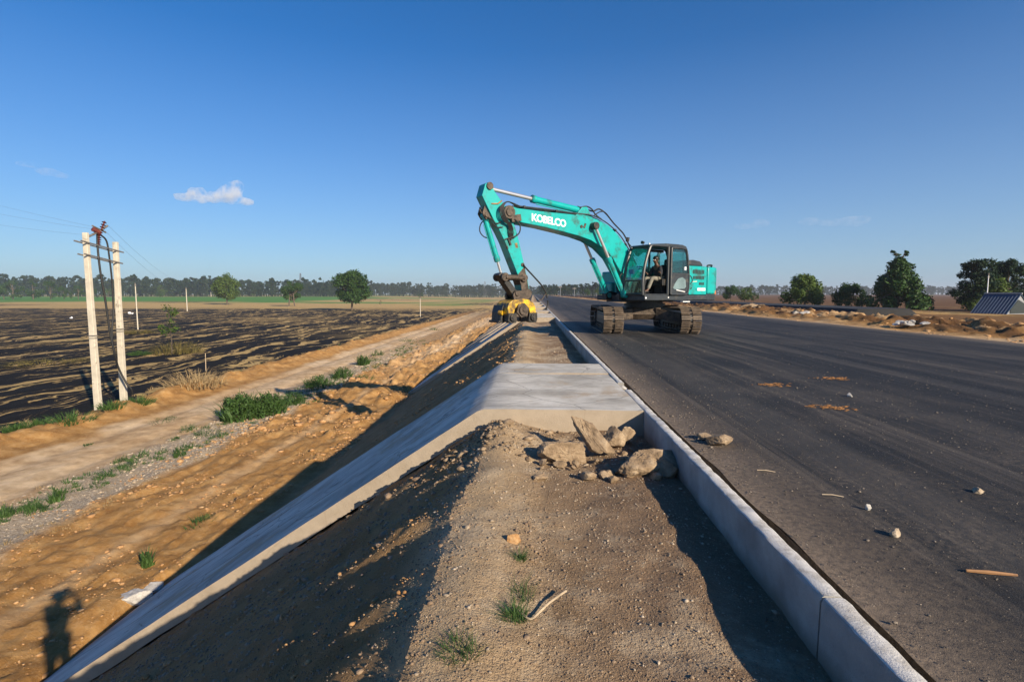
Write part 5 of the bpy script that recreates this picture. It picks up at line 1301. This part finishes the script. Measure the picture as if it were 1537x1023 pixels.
# set along the boom's left flank: letters run from the tip towards the bend and follow its slope
tl, tr, hh = np.array([5.32, 3.60]), np.array([3.97, 3.49]), 0.235
px_ = tl[0] + (tr[0]-tl[0])*u + v*0.0; pz_ = tl[1] + (tr[1]-tl[1])*u + v*hh
tm.vertices.foreach_set('co', np.stack([px_, 0.2815 + tv[:, 2]*1.0 + 0.003, pz_], -1).astype(np.float32).ravel()); tm.update()
tm.flip_normals() if False else None
lt = bpy.data.objects.new('boom_lettering', tm); col.objects.link(lt); lt.parent = boom

def cylinder(name, base, rodend, frac, rb, rr, y, mat='teal', parent=EX, cap=True):
    p0, p1 = Vector((base[0], y, base[1])), Vector((rodend[0], y, rodend[1])); d = (p1 - p0).normalized(); pm = p0.lerp(p1, frac)
    b = MB(); b.tube([p0, pm], rb, 18); b.tube([pm - d*0.16, pm - d*0.02], rb*1.2, 18); b.tube([p0 + d*0.02, p0 + d*0.16], rb*1.12, 18); b.cyl(p0 - Vector((0, rb*1.3, 0)), p0 + Vector((0, rb*1.3, 0)), rb*1.05, 16)
    n = d.cross(Vector((0, 1, 0))) * (1 if d.x < 0 else -1)
    b.tube([p0 + d*0.25 + n*rb*1.25, pm - d*0.2 + n*rb*1.25], rb*0.18, 6)
    c = b.build(name, M[mat], parent, 0, 45)
    r = MB(); r.tube([pm - d*0.05, p1], rr, 16); r.build('rod', M['chrome'], c, 0, 60)
    e = MB(); e.cyl(p1 - Vector((0, rb*1.2, 0)), p1 + Vector((0, rb*1.2, 0)), rb*1.05, 16); e.build('rod_eye', M['black_metal'], c, 0, 50)
    return c
cylinder('boom_cylinder', (1.46, 1.30), (2.85, 3.60), 0.56, 0.088, 0.05, 0.42); cylinder('boom_cylinder', (1.46, 1.30), (2.85, 3.60), 0.56, 0.088, 0.05, -0.42)
b = MB(); b.prism([(1.1, 1.16), (1.62, 1.12), (1.62, 1.35), (1.46, 1.45), (1.1, 1.4)], -0.55, -0.32); b.prism([(1.1, 1.16), (1.62, 1.12), (1.62, 1.35), (1.46, 1.45), (1.1, 1.4)], 0.22, 0.34); b.prism([(0.1, 1.3), (0.7, 1.3), (0.5, 1.8), (0.25, 1.8)], -0.36, -0.29); b.prism([(0.1, 1.3), (0.7, 1.3), (0.5, 1.8), (0.25, 1.8)], 0.29, 0.36); b.build('boom_mount', M['black_metal'], EX, 0.01)
cylinder('arm_cylinder', (3.10, 4.13), (6.72, 4.49), 0.565, 0.105, 0.06, 0.0)
# arm
ap = [(6.70, 4.55), (6.80, 4.63), (6.92, 4.57), (7.03, 4.22), (6.88, 3.96), (6.66, 3.58), (6.41, 3.21), (6.23, 2.90), (5.97, 2.35), (5.78, 1.95), (5.66, 1.62), (5.60, 1.26), (5.45, 1.20), (5.30, 1.26), (5.40, 1.80), (5.56, 2.35), (5.80, 3.20), (5.95, 3.58), (6.05, 3.75), (6.12, 3.90), (6.30, 4.06), (6.60, 4.38)]
b = MB(); b.prism(ap, -0.19, 0.19); arm = b.build('arm', M['teal'], EX, 0.015)
b = MB(); b.prism([(5.60, 1.27), (5.47, 1.21), (5.32, 1.27), (5.42, 1.80), (5.53, 2.2), (5.72, 2.0), (5.78, 1.93), (5.66, 1.62)], -0.197, 0.197); b.build('arm_nose', M['dirty_steel'], arm, 0.01)
b = MB(); b.cyl((6.78, -0.24, 4.52), (6.78, 0.24, 4.52), 0.11, 18); b.cyl((6.15, -0.33, 3.80), (6.15, 0.335, 3.80), 0.09, 18); b.cyl((5.46, -0.25, 1.36), (5.46, 0.25, 1.36), 0.10, 18); b.cyl((5.57, -0.24, 1.84), (5.57, 0.24, 1.84), 0.09, 18); b.cyl((5.60, -0.21, 2.25), (5.60, 0.22, 2.25), 0.06, 14); b.build('arm_pin', M['dirty_steel'], arm, 0.008)
b = MB(); b.prism([(6.93, 3.95), (7.0, 3.72), (6.88, 3.55), (6.70, 3.60)], 0.10, 0.16); b.prism([(6.93, 3.95), (7.0, 3.72), (6.88, 3.55), (6.70, 3.60)], -0.16, -0.10); b.cyl((6.86, -0.2, 3.68), (6.86, 0.2, 3.68), 0.075, 14); b.build('cylinder_lug', M['dirty_steel'], arm, 0.008)
b = MB(); b.box((5.83, 0.193, 2.83), (0.09, 0.008, 0.15), (0, 0.25, 0)); b.build('arm_sticker', M['yellow'], arm)
b = MB(); b.tube([(6.72, 0.195, 4.01), (6.5, 0.21, 4.03), (6.36, 0.205, 4.13)], 0.022, 6); b.build('weld_strap', M['rust'], arm)
cylinder('bucket_cylinder', (6.86, 3.68), (6.24, 1.90), 0.76, 0.082, 0.042, 0.0)
for s in (-1, 1):
    b = MB(); b.tube([(6.27, s*0.24, 1.86), (5.57, s*0.24, 1.84)], [0.085, 0.075], 12); b.cyl((6.27, s*0.20, 1.86), (6.27, s*0.28, 1.86), 0.13, 16); b.cyl((5.57, s*0.20, 1.84), (5.57, s*0.28, 1.84), 0.12, 16); b.build('side_link', M['dirty_steel'], EX, 0.008)
b = MB(); b.prism([(6.45, 1.92), (6.32, 2.0), (6.18, 1.92), (5.74, 1.40), (5.78, 1.28), (5.92, 1.28), (6.05, 1.45)], -0.15, 0.15); b.build('bucket_link', M['black_metal'], EX, 0.02)

# attachment
att = bpy.data.objects.new('clamp_attachment', None); col.objects.link(att); att.parent = EX
b = MB()
for s in (-1, 1): b.prism([(5.98, 1.33), (5.88, 1.46), (5.64, 1.44), (5.38, 1.50), (5.27, 1.40), (5.33, 1.24), (5.48, 1.10), (5.95, 1.10)], s*0.22 - 0.04, s*0.22 + 0.04)
b.cyl((5.84, -0.30, 1.36), (5.84, 0.30, 1.36), 0.085, 16); b.box((5.70, 0, 1.12), (0.62, 0.6, 0.10)); b.build('mount_bracket', M['dirty_steel'], att, 0.015)
arch = [(6.24, 0.70), (6.25, 0.92), (6.20, 1.06), (6.08, 1.15), (5.74, 1.205), (5.44, 1.16), (5.30, 1.08), (5.22, 0.95), (5.185, 0.70), (5.42, 0.71), (5.46, 0.90), (5.64, 1.03), (5.86, 0.98), (5.98, 0.90), (6.03, 0.72)]
b = MB(); b.prism(arch, -0.36, 0.36); b.build('housing', M['yellow'], att, 0.02)
b = MB(); b.prism([(6.02, 0.70), (5.97, 0.89), (5.86, 0.97), (5.64, 1.02), (5.47, 0.90), (5.43, 0.70)], -0.30, 0.30); b.build('core', M['black_metal'], att, 0.01)
b = MB(); b.tube([(5.74, 0.30, 0.84), (5.74, 0.44, 0.84)], 0.235, 6); b.tube([(5.74, 0.44, 0.84), (5.74, 0.49, 0.84)], 0.15, 16); b.tube([(5.74, 0.49, 0.86), (5.74, 0.52, 0.86)], 0.055, 12); b.box((5.76, 0.30, 0.72), (0.42, 0.2, 0.16)); b.build('motor', M['dirty_steel'], att, 0.012)
for (cx) in (6.09, 5.33):
    b = MB(); b.prism([(cx - 0.15, 0.76), (cx + 0.15, 0.76), (cx + 0.17, 0.50), (cx + 0.05, 0.45), (cx - 0.12, 0.46), (cx - 0.16, 0.56)], 0.14, 0.40); b.prism([(cx - 0.15, 0.76), (cx + 0.15, 0.76), (cx + 0.17, 0.50), (cx + 0.05, 0.45), (cx - 0.12, 0.46), (cx - 0.16, 0.56)], -0.40, -0.14)
    b.tube([(cx, 0.40, 0.62), (cx, 0.46, 0.62)], 0.115, 14); b.tube([(cx, 0.46, 0.62), (cx, 0.475, 0.62)], 0.06, 8); b.tube([(cx, -0.46, 0.62), (cx, -0.40, 0.62)], 0.115, 14)
    for a in range(5): b.box((cx + 0.08*math.cos(a*1.26), 0.468, 0.62 + 0.08*math.sin(a*1.26)), (0.025, 0.02, 0.025))
    b.build('clamp_jaw', M['black_metal'], att, 0.012)
b = MB(); b.prism([(6.35, 0.50), (6.33, 0.78), (6.26, 1.0), (6.22, 1.0), (6.24, 0.50)], -0.46, 0.10); b.box((6.32, -0.2, 0.49), (0.20, 0.62, 0.07)); b.build('side_plate', M['black_metal'], att, 0.012)
b = MB(); b.tube([(6.36, 0.02, 0.77), (6.30, 0.14, 0.76)], 0.07, 12); b.build('cover_cap', M['yellow'], att, 0, 50)
# hoses
def hose(name, pts, r, parent, mat='rubber'):
    b = MB(); b.tube(smooth_path(pts, 6), r, 7); return b.build(name, M[mat], parent, 0, 60)
hose('hose', [(5.60, 0.24, 2.25), (5.47, 0.22, 2.13), (5.14, 0.2, 1.86), (4.84, 0.18, 1.60), (4.68, 0.18, 1.37), (4.64, 0.18, 1.22)], 0.026, arm)
hose('hose', [(4.66, 0.18, 1.36), (4.74, 0.18, 1.30), (4.86, 0.2, 1.17), (5.0, 0.2, 1.12)], 0.02, arm, 'dirty_steel')
hose('hose', [(4.62, 0.18, 1.14), (4.60, 0.18, 1.02), (4.66, 0.2, 0.92), (4.68, 0.2, 0.82)], 0.026, arm)
hose('hose', [(6.72, -0.08, 3.62), (6.90, -0.12, 3.45), (6.94, -0.12, 3.22), (6.80, -0.1, 3.06), (6.62, -0.04, 3.03)], 0.018, arm)
for k in range(4):
    e = 0.05*k
    hose('hose', [(5.75 + e, 0.24, 4.02), (6.2, 0.30, 4.10), (6.38 + e*0.6, 0.34, 3.95), (6.36 + e, 0.36, 3.72), (6.22 + e, 0.34, 3.52), (6.05 + e*0.8, 0.28, 3.40), (5.98 + e, 0.235, 3.15), (6.05, 0.22, 2.98)], 0.019, arm)
hose('hose', [(5.98, 0.33, 3.60), (5.80, 0.33, 3.45), (5.79, 0.32, 3.24), (5.92, 0.29, 3.10), (6.18, 0.23, 3.02), (6.30, 0.215, 2.96)], 0.020, arm)
hose('hose', [(6.40, 0.23, 3.5), (6.58, 0.23, 3.44), (6.70, 0.22, 3.55), (6.84, 0.2, 3.60)], 0.018, arm)
hose('hose', [(6.35, 0.23, 3.35), (6.55, 0.23, 3.33), (6.70, 0.22, 3.44)], 0.018, arm)
b = MB(); b.box((6.10, 0.215, 2.93), (0.06, 0.05, 0.22), (0, 0.4, 0)); b.box((6.18, 0.215, 2.75), (0.05, 0.04, 0.10), (0, 0.4, 0)); b.box((6.03, 0.21, 3.05), (0.2, 0.03, 0.035)); b.build('hose_block', M['black_metal'], arm, 0.006)
for y in (-0.16, -0.05, 0.06, 0.17):
    hose('pipe', [(5.9, y, 4.03), (5.5, y, 4.03), (4.5, y, 4.02), (3.4, y, 3.99), (2.9, y*1.3, 3.98), (2.4, y*1.4, 3.86), (1.95, y*1.4, 3.66), (1.5, y*1.4, 3.36), (1.1, y*1.4, 2.93), (0.7, y*1.4, 2.40)], 0.021, boom, 'dark_paint')
hose('hose', [(3.25, 0.12, 4.20), (2.98, 0.14, 4.26), (2.75, 0.15, 4.18), (2.60, 0.16, 4.02), (2.35, 0.18, 3.88)], 0.024, boom)
hose('hose', [(3.3, 0.05, 4.24), (3.0, 0.06, 4.20), (2.66, 0.08, 4.14), (2.40, 0.10, 4.23), (2.10, 0.12, 4.10), (1.75, 0.14, 3.80), (1.50, 0.15, 3.62), (1.25, 0.16, 3.42), (0.95, 0.16, 3.0), (0.75, 0.16, 2.7)], 0.026, boom)
hose('hose', [(2.7, 0.2, 3.98), (2.45, 0.22, 4.12), (2.2, 0.22, 4.10), (1.85, 0.22, 3.80)], 0.02, boom)
b = MB()
for (x, z, a) in ((5.55, 4.02, 0), (4.3, 4.0, 0), (1.72, 3.55, 0.7), (1.2, 3.08, 0.85)): b.box((x, 0, z), (0.07, 0.46, 0.07), (0, -a if False else a, 0))
b.build('pipe_clamp', M['black_metal'], boom, 0.006)
for s in (0.36,):
    hose('hose', [(1.55, s, 1.75), (1.62, s, 1.95), (1.48, s, 2.05), (1.30, s - 0.05, 1.85), (1.2, s - 0.1, 1.6)], 0.02, EX)
hose('hose', [(1.75, 0.34, 1.6), (1.58, 0.32, 1.42), (1.45, 0.30, 1.62), (1.35, 0.28, 1.95)], 0.018, EX)

# ------------------------------------------------------------------ people
def skin_mesh(name, pts, edges, mat, parent, root=0, sub=2):
    names = list(pts); me = bpy.data.meshes.new(name)
    me.from_pydata([pts[k][0] for k in names], [(names.index(a), names.index(c)) for a, c in edges], []); me.update()
    o = bpy.data.objects.new(name, me); col.objects.link(o); o.parent = parent
    sm = o.modifiers.new('Skin', 'SKIN'); sm.use_smooth_shade = True
    ss = o.modifiers.new('Subdivision', 'SUBSURF'); ss.levels = sub; ss.render_levels = sub
    sv = me.skin_vertices[0].data
    for i, k in enumerate(names):
        r = pts[k][1]; sv[i].radius = r if isinstance(r, tuple) else (r, r); sv[i].use_root = (i == root)
    me.materials.append(M[mat]); return o
def person(label, cat, loc, rz, J, group=None, top='dark_cloth', legs='blue_cloth', curl=0.5):
    """J: joint positions (x forward, y left, z up) of one posed figure"""
    root = thing('person', label, cat, loc, rz, group)
    P = {}; E = []
    def a(k, p, r, par=None):
        P[k] = (tuple(p), r)
        if par: E.append((par, k))
    V_ = Vector
    a('pelvis', J['pelvis'], (0.13, 0.11)); a('waist', V_(J['pelvis']).lerp(V_(J['chest']), 0.5), (0.125, 0.10), 'pelvis'); a('chest', J['chest'], (0.15, 0.11), 'waist')
    a('neck', J['neck'], 0.055, 'chest'); hd = V_(J['head']); nk = V_(J['neck']); f = V_(J.get('face', (1, 0, 0)))
    a('jaw', nk.lerp(hd, 0.6) + f*0.02, (0.065, 0.07), 'neck'); a('brow', hd + f*0.005, (0.08, 0.092), 'jaw'); a('crown', hd + V_((0, 0, 0.075)), (0.055, 0.065), 'brow')
    a('nose', hd + f*0.112 - V_((0, 0, 0.03)), 0.013, 'brow')
    for s, sd in (('l', 1), ('r', -1)):
        a('sh' + s, J['sh' + s], 0.062, 'chest'); a('el' + s, J['el' + s], 0.043, 'sh' + s); a('wr' + s, J['wr' + s], 0.028, 'el' + s)
        wr = V_(J['wr' + s]); d = (wr - V_(J['el' + s])).normalized() if 'hd' + s not in J else (V_(J['hd' + s]) - wr).normalized()
        a('palm' + s, wr + d*0.07, (0.036, 0.018), 'wr' + s)
        q = d.cross(V_((0, 0, 1))); q = q.normalized() if q.length > 0.1 else V_((1, 0, 0)); nrm = q.cross(d)
        for i, ln in enumerate((0.068, 0.078, 0.072, 0.056)):
            b0 = wr + d*0.085 + q*(0.028 - 0.0185*i)
            a('f%d1%s' % (i, s), b0 + d*ln*0.55 - nrm*curl*0.018, 0.0095, 'palm' + s); a('f%d2%s' % (i, s), b0 + d*ln*0.85 - nrm*curl*0.055, 0.0085, 'f%d1%s' % (i, s))
        a('t1' + s, wr + d*0.05 + q*0.05, 0.011, 'palm' + s); a('t2' + s, wr + d*0.085 + q*0.062 - nrm*0.02, 0.0095, 't1' + s)
        a('hip' + s, J['hip' + s], 0.085, 'pelvis'); a('kn' + s, J['kn' + s], 0.058, 'hip' + s); a('an' + s, J['an' + s], 0.04, 'kn' + s); a('toe' + s, J['toe' + s], 0.035, 'an' + s)
    body = skin_mesh('body', P, E, 'skin', root)
    S = {k: P[k] for k in ('pelvis', 'waist', 'chest', 'shl', 'shr')}
    S = {k: (p, tuple(x + 0.022 for x in (r if isinstance(r, tuple) else (r, r)))) for k, (p, r) in S.items()}
    ed = [('pelvis', 'waist'), ('waist', 'chest'), ('chest', 'shl'), ('chest', 'shr')]
    for s in 'lr':
        e = V_(J['el' + s]).lerp(V_(J['wr' + s]), 0.8); S['el' + s] = (J['el' + s], 0.058); S['cuff' + s] = (tuple(e), 0.043); ed += [('sh' + s, 'el' + s), ('el' + s, 'cuff' + s)]
    skin_mesh('shirt', S, ed, top, root)
    T = {'pelvis': (J['pelvis'], (0.145, 0.125))}; ed = []
    for s in 'lr':
        e = V_(J['kn' + s]).lerp(V_(J['an' + s]), 0.93)
        T['hip' + s] = (J['hip' + s], 0.103); T['kn' + s] = (J['kn' + s], 0.078); T['hem' + s] = (tuple(e), 0.062); ed += [('pelvis', 'hip' + s), ('hip' + s, 'kn' + s), ('kn' + s, 'hem' + s)]
    skin_mesh('trousers', T, ed, legs, root)
    for s in 'lr':
        an, to = V_(J['an' + s]), V_(J['toe' + s]); d = (to - an); d.z = 0; d.normalize()
        skin_mesh('shoe', {'heel': (tuple(an - d*0.05 + V_((0, 0, -0.045))), 0.045), 'mid': (tuple(an + d*0.07 + V_((0, 0, -0.05))), (0.05, 0.042)), 'tip': (tuple(an + d*0.19 + V_((0, 0, -0.06))), (0.045, 0.03))}, [('heel', 'mid'), ('mid', 'tip')], 'rubber', root)
    b = MB(); vs, fs = rock_mesh(5, (0.102, 0.092, 0.085), 0, 3, 0.03); b.add(vs, fs, Matrix.Translation(hd + V_((0, 0, 0.055)) - f*0.03)); b.build('hair', M['hair'], root, 0, 80)
    q = f.cross(V_((0, 0, 1))).normalized()
    for s in (-1, 1):
        b = MB(); vs, fs = rock_mesh(6, (0.012, 0.012, 0.012), 0, 2, 0); b.add(vs, fs, Matrix.Translation(hd + f*0.088 + q*s*0.032)); b.build('eye', M['white_paint'], root, 0, 80)
        b = MB(); vs, fs = rock_mesh(6, (0.018, 0.010, 0.03), 0, 2, 0); b.add(vs, fs, Matrix.Translation(hd + q*s*0.092 - V_((0, 0, 0.015)))); b.build('ear', M['skin'], root, 0, 80)
    b = MB(); b.tube([hd + f*0.09 - V_((0, 0, 0.066)) - q*0.022, hd + f*0.096 - V_((0, 0, 0.068)), hd + f*0.09 - V_((0, 0, 0.066)) + q*0.022], 0.005, 6); b.build('mouth', simple('lips', (0.16, 0.06, 0.05), 0.5), root, 0, 80)
    return root
person('operator in a dark shirt and pale trousers sitting in the excavator cab', 'person', tuple(EX.matrix_basis @ Vector((0, 0, 0))), R(215), {
    'pelvis': (0.20, 0.86, 1.86), 'chest': (0.30, 0.86, 2.22), 'neck': (0.36, 0.87, 2.38), 'head': (0.42, 0.88, 2.53), 'face': (0.97, 0.2, 0),
    'shl': (0.31, 1.03, 2.27), 'shr': (0.31, 0.69, 2.27), 'ell': (0.40, 1.12, 2.02), 'elr': (0.40, 0.60, 2.02), 'wrl': (0.46, 1.16, 2.03 + 0.02), 'wrr': (0.46, 0.55, 2.05),
    'hdl': (0.52, 1.17, 2.10), 'hdr': (0.52, 0.54, 2.10), 'hipl': (0.26, 0.97, 1.85), 'hipr': (0.26, 0.75, 1.85), 'knl': (0.72, 1.02, 1.90), 'knr': (0.72, 0.72, 1.90),
    'anl': (0.92, 1.00, 1.47), 'anr': (0.92, 0.74, 1.47), 'toel': (1.08, 1.01, 1.42), 'toer': (1.08, 0.73, 1.42)}, legs='pale_cloth')
# the photographer, whose shadow lies on the lower ground: stands on the berm holding a camera to the face
pz = ground_z(0.0, -0.28)
person('photographer standing on the berm, casting the human shadow on the lower ground', 'person', (0, -0.36, pz), R(90), {
    'pelvis': (0, 0, 0.88), 'chest': (0.02, 0, 1.24), 'neck': (0.03, 0, 1.42), 'head': (0.06, 0, 1.55), 'shl': (0.02, 0.18, 1.36), 'shr': (0.02, -0.18, 1.36), 'ell': (0.14, 0.26, 1.16), 'elr': (0.08, -0.42, 1.36),
    'wrl': (0.20, 0.08, 1.42), 'wrr': (0.20, -0.17, 1.52), 'hdl': (0.26, 0.03, 1.47), 'hdr': (0.25, -0.08, 1.54), 'hipl': (0, 0.10, 0.86), 'hipr': (0, -0.10, 0.86), 'knl': (0.02, 0.13, 0.48), 'knr': (0.02, -0.13, 0.48),
    'anl': (-0.01, 0.15, 0.10), 'anr': (-0.01, -0.15, 0.10), 'toel': (0.14, 0.17, 0.04), 'toer': (0.14, -0.17, 0.04)})
b = MB(); b.box((0, -0.12, -0.005), (0.14, 0.06, 0.10)); b.box((0, -0.12, 0.055), (0.05, 0.05, 0.03)); b.cyl((0, -0.09, -0.005), (0, -0.035, -0.005), 0.035, 20)
tag(b.build('camera_body', M['rubber'], None, 0.006), 'black camera held up to the photographer\'s face', 'camera')

# ------------------------------------------------------------------ clouds, air
def cloud(label, px, py, dist, blobs, dens, seed):
    c = ray(px, py).normalized()*dist; import bmesh
    bm = bmesh.new(); sc = dist/F
    for (dx, dy, r, rz_) in blobs:
        q = bmesh.ops.create_icosphere(bm, subdivisions=3, radius=1)
        for v in q['verts']:
            n = 1 + 0.28*mnoise.fractal(v.co*1.6 + Vector((seed + dx, dy, 0)), 0.8, 2.0, 4)
            v.co = Vector((v.co.x*r*sc*n + dx*sc, v.co.y*r*sc*n, v.co.z*rz_*sc*n - dy*sc))
    me = bpy.data.meshes.new('cloud'); bm.to_mesh(me); bm.free()
    o = bpy.data.objects.new('cloud', me); col.objects.link(o); o.location = c; o.rotation_euler = (0, 0, math.atan2(-c.x, c.y))
    rm = o.modifiers.new('Remesh', 'REMESH'); rm.mode = 'VOXEL'; rm.voxel_size = sc*1.3
    m = bpy.data.materials.new('cloud_vapour'); m.use_nodes = True; nt = m.node_tree; nt.nodes.clear()
    out = N(nt, 'ShaderNodeOutputMaterial'); vol = N(nt, 'ShaderNodeVolumePrincipled'); vol.inputs['Color'].default_value = (0.97, 0.97, 0.98, 1); vol.inputs['Anisotropy'].default_value = 0.1
    nz = noise_node(nt, objvec(nt), 1.0/(sc*12), 6, 0.65)
    dn = ramp(nt, nz, [(0.43, 0.0), (0.75, 1.0)])
    mm = N(nt, 'ShaderNodeMath', operation='MULTIPLY'); nt.links.new(dn, mm.inputs[0]); mm.inputs[1].default_value = dens/sc
    nt.links.new(mm.outputs[0], vol.inputs['Density']); nt.links.new(vol.outputs[0], out.inputs['Volume'])
    me.materials.append(m); tag(o, label, 'cloud', 'small clouds in the clear sky')
cloud('brightest small white cloud with a pointed hump, left part of the sky', 322, 297, 6500, [(-34, 2, 12, 5), (-18, -2, 14, 9), (2, -1, 15, 7), (18, -7, 15, 13), (26, -16, 9, 10), (35, 2, 11, 5)], 0.16, 1)
cloud('faint wispy cloud near the left edge of the sky', 66, 255, 6500, [(-14, -4, 10, 3), (4, 2, 12, 4), (14, 4, 8, 3)], 0.035, 5)
cloud('thin pale cloud right of the excavator, left of two', 1132, 337, 6500, [(-12, 1, 14, 5), (6, -1, 14, 6)], 0.012, 9)
cloud('thin pale cloud right of the excavator, right of two', 1256, 332, 6500, [(-28, -2, 15, 5), (-6, 1, 17, 5), (18, 1, 20, 6)], 0.012, 12)

# haze: an even, thin box of air round everything
b = MB(); b.box((0, 400, 12.5), (11600, 10600, 41)); hz = b.build('haze', None)
m = bpy.data.materials.new('hazy_air'); m.use_nodes = True; nt = m.node_tree; nt.nodes.clear()
out = N(nt, 'ShaderNodeOutputMaterial'); vol = N(nt, 'ShaderNodeVolumePrincipled'); vol.inputs['Color'].default_value = (0.80, 0.88, 1.0, 1); vol.inputs['Density'].default_value = 0.00024; vol.inputs['Anisotropy'].default_value = 0.2
nt.links.new(vol.outputs[0], out.inputs['Volume']); hz.data.materials.append(m); tag(hz, 'pale blue haze over the distant forest and fields', 'haze', kind='stuff')

# ------------------------------------------------------------------ light, sky, camera
SUN = Vector((0.63, -0.675, 0.400)).normalized()
el = math.asin(SUN.z); rot = math.atan2(SUN.x, SUN.y)
w = bpy.data.worlds.new('World'); scene.world = w; w.use_nodes = True; nt = w.node_tree; nt.nodes.clear()
sky = N(nt, 'ShaderNodeTexSky', sky_type='NISHITA'); sky.sun_disc = False; sky.sun_elevation = el; sky.sun_rotation = rot
sky.air_density = 1.0; sky.dust_density = 0.7; sky.ozone_density = 5.0; sky.altitude = 0
bg = N(nt, 'ShaderNodeBackground'); bg.inputs['Strength'].default_value = 0.073
hs = N(nt, 'ShaderNodeHueSaturation'); hs.inputs['Saturation'].default_value = 1.34
ow = N(nt, 'ShaderNodeOutputWorld'); nt.links.new(sky.outputs[0], hs.inputs['Color']); tc = N(nt, 'ShaderNodeTexCoord'); sz = N(nt, 'ShaderNodeSeparateXYZ'); nt.links.new(tc.outputs['Generated'], sz.inputs[0])
# low band of bright hazy air above the horizon
low_air = ramp(nt, sz.outputs['Z'], [(0.0, 0.50), (0.10, 0.42), (0.24, 0.24), (0.40, 0.08), (0.62, 0.0)])
nt.links.new(mix(nt, low_air, mix(nt, 1.0, hs.outputs[0], (0.83, 1.0, 1.13), 'MULTIPLY'), (4.1, 5.3, 7.3)), bg.inputs[0]); nt.links.new(bg.outputs[0], ow.inputs[0])
sl_ = bpy.data.lights.new('sun', 'SUN'); sl_.energy = 5.0; sl_.angle = R(0.5); sl_.color = (1.0, 0.85, 0.64)
so = bpy.data.objects.new('sun', sl_); col.objects.link(so); so.rotation_euler = SUN.to_track_quat('Z', 'Y').to_euler(); so.location = (30, -30, 30)
cd = bpy.data.cameras.new('camera'); cam = bpy.data.objects.new('camera', cd); col.objects.link(cam)
cd.sensor_width = 36; cd.lens = 36*F/1537; cd.clip_start = 0.02; cd.clip_end = 30000
mw = Matrix((RT, UP, -FW)).transposed().to_4x4(); cam.matrix_world = mw
cam.location = (0, 0, 0)
scene.camera = cam
vs_ = scene.view_settings; vs_.view_transform = 'Standard'; vs_.look = 'None'; vs_.exposure = 0.62; vs_.gamma = 1.0; vs_.use_curve_mapping = False
scene.cycles.volume_bounces = 3
scene.cycles.max_bounces = 8; scene.cycles.transparent_max_bounces = 12
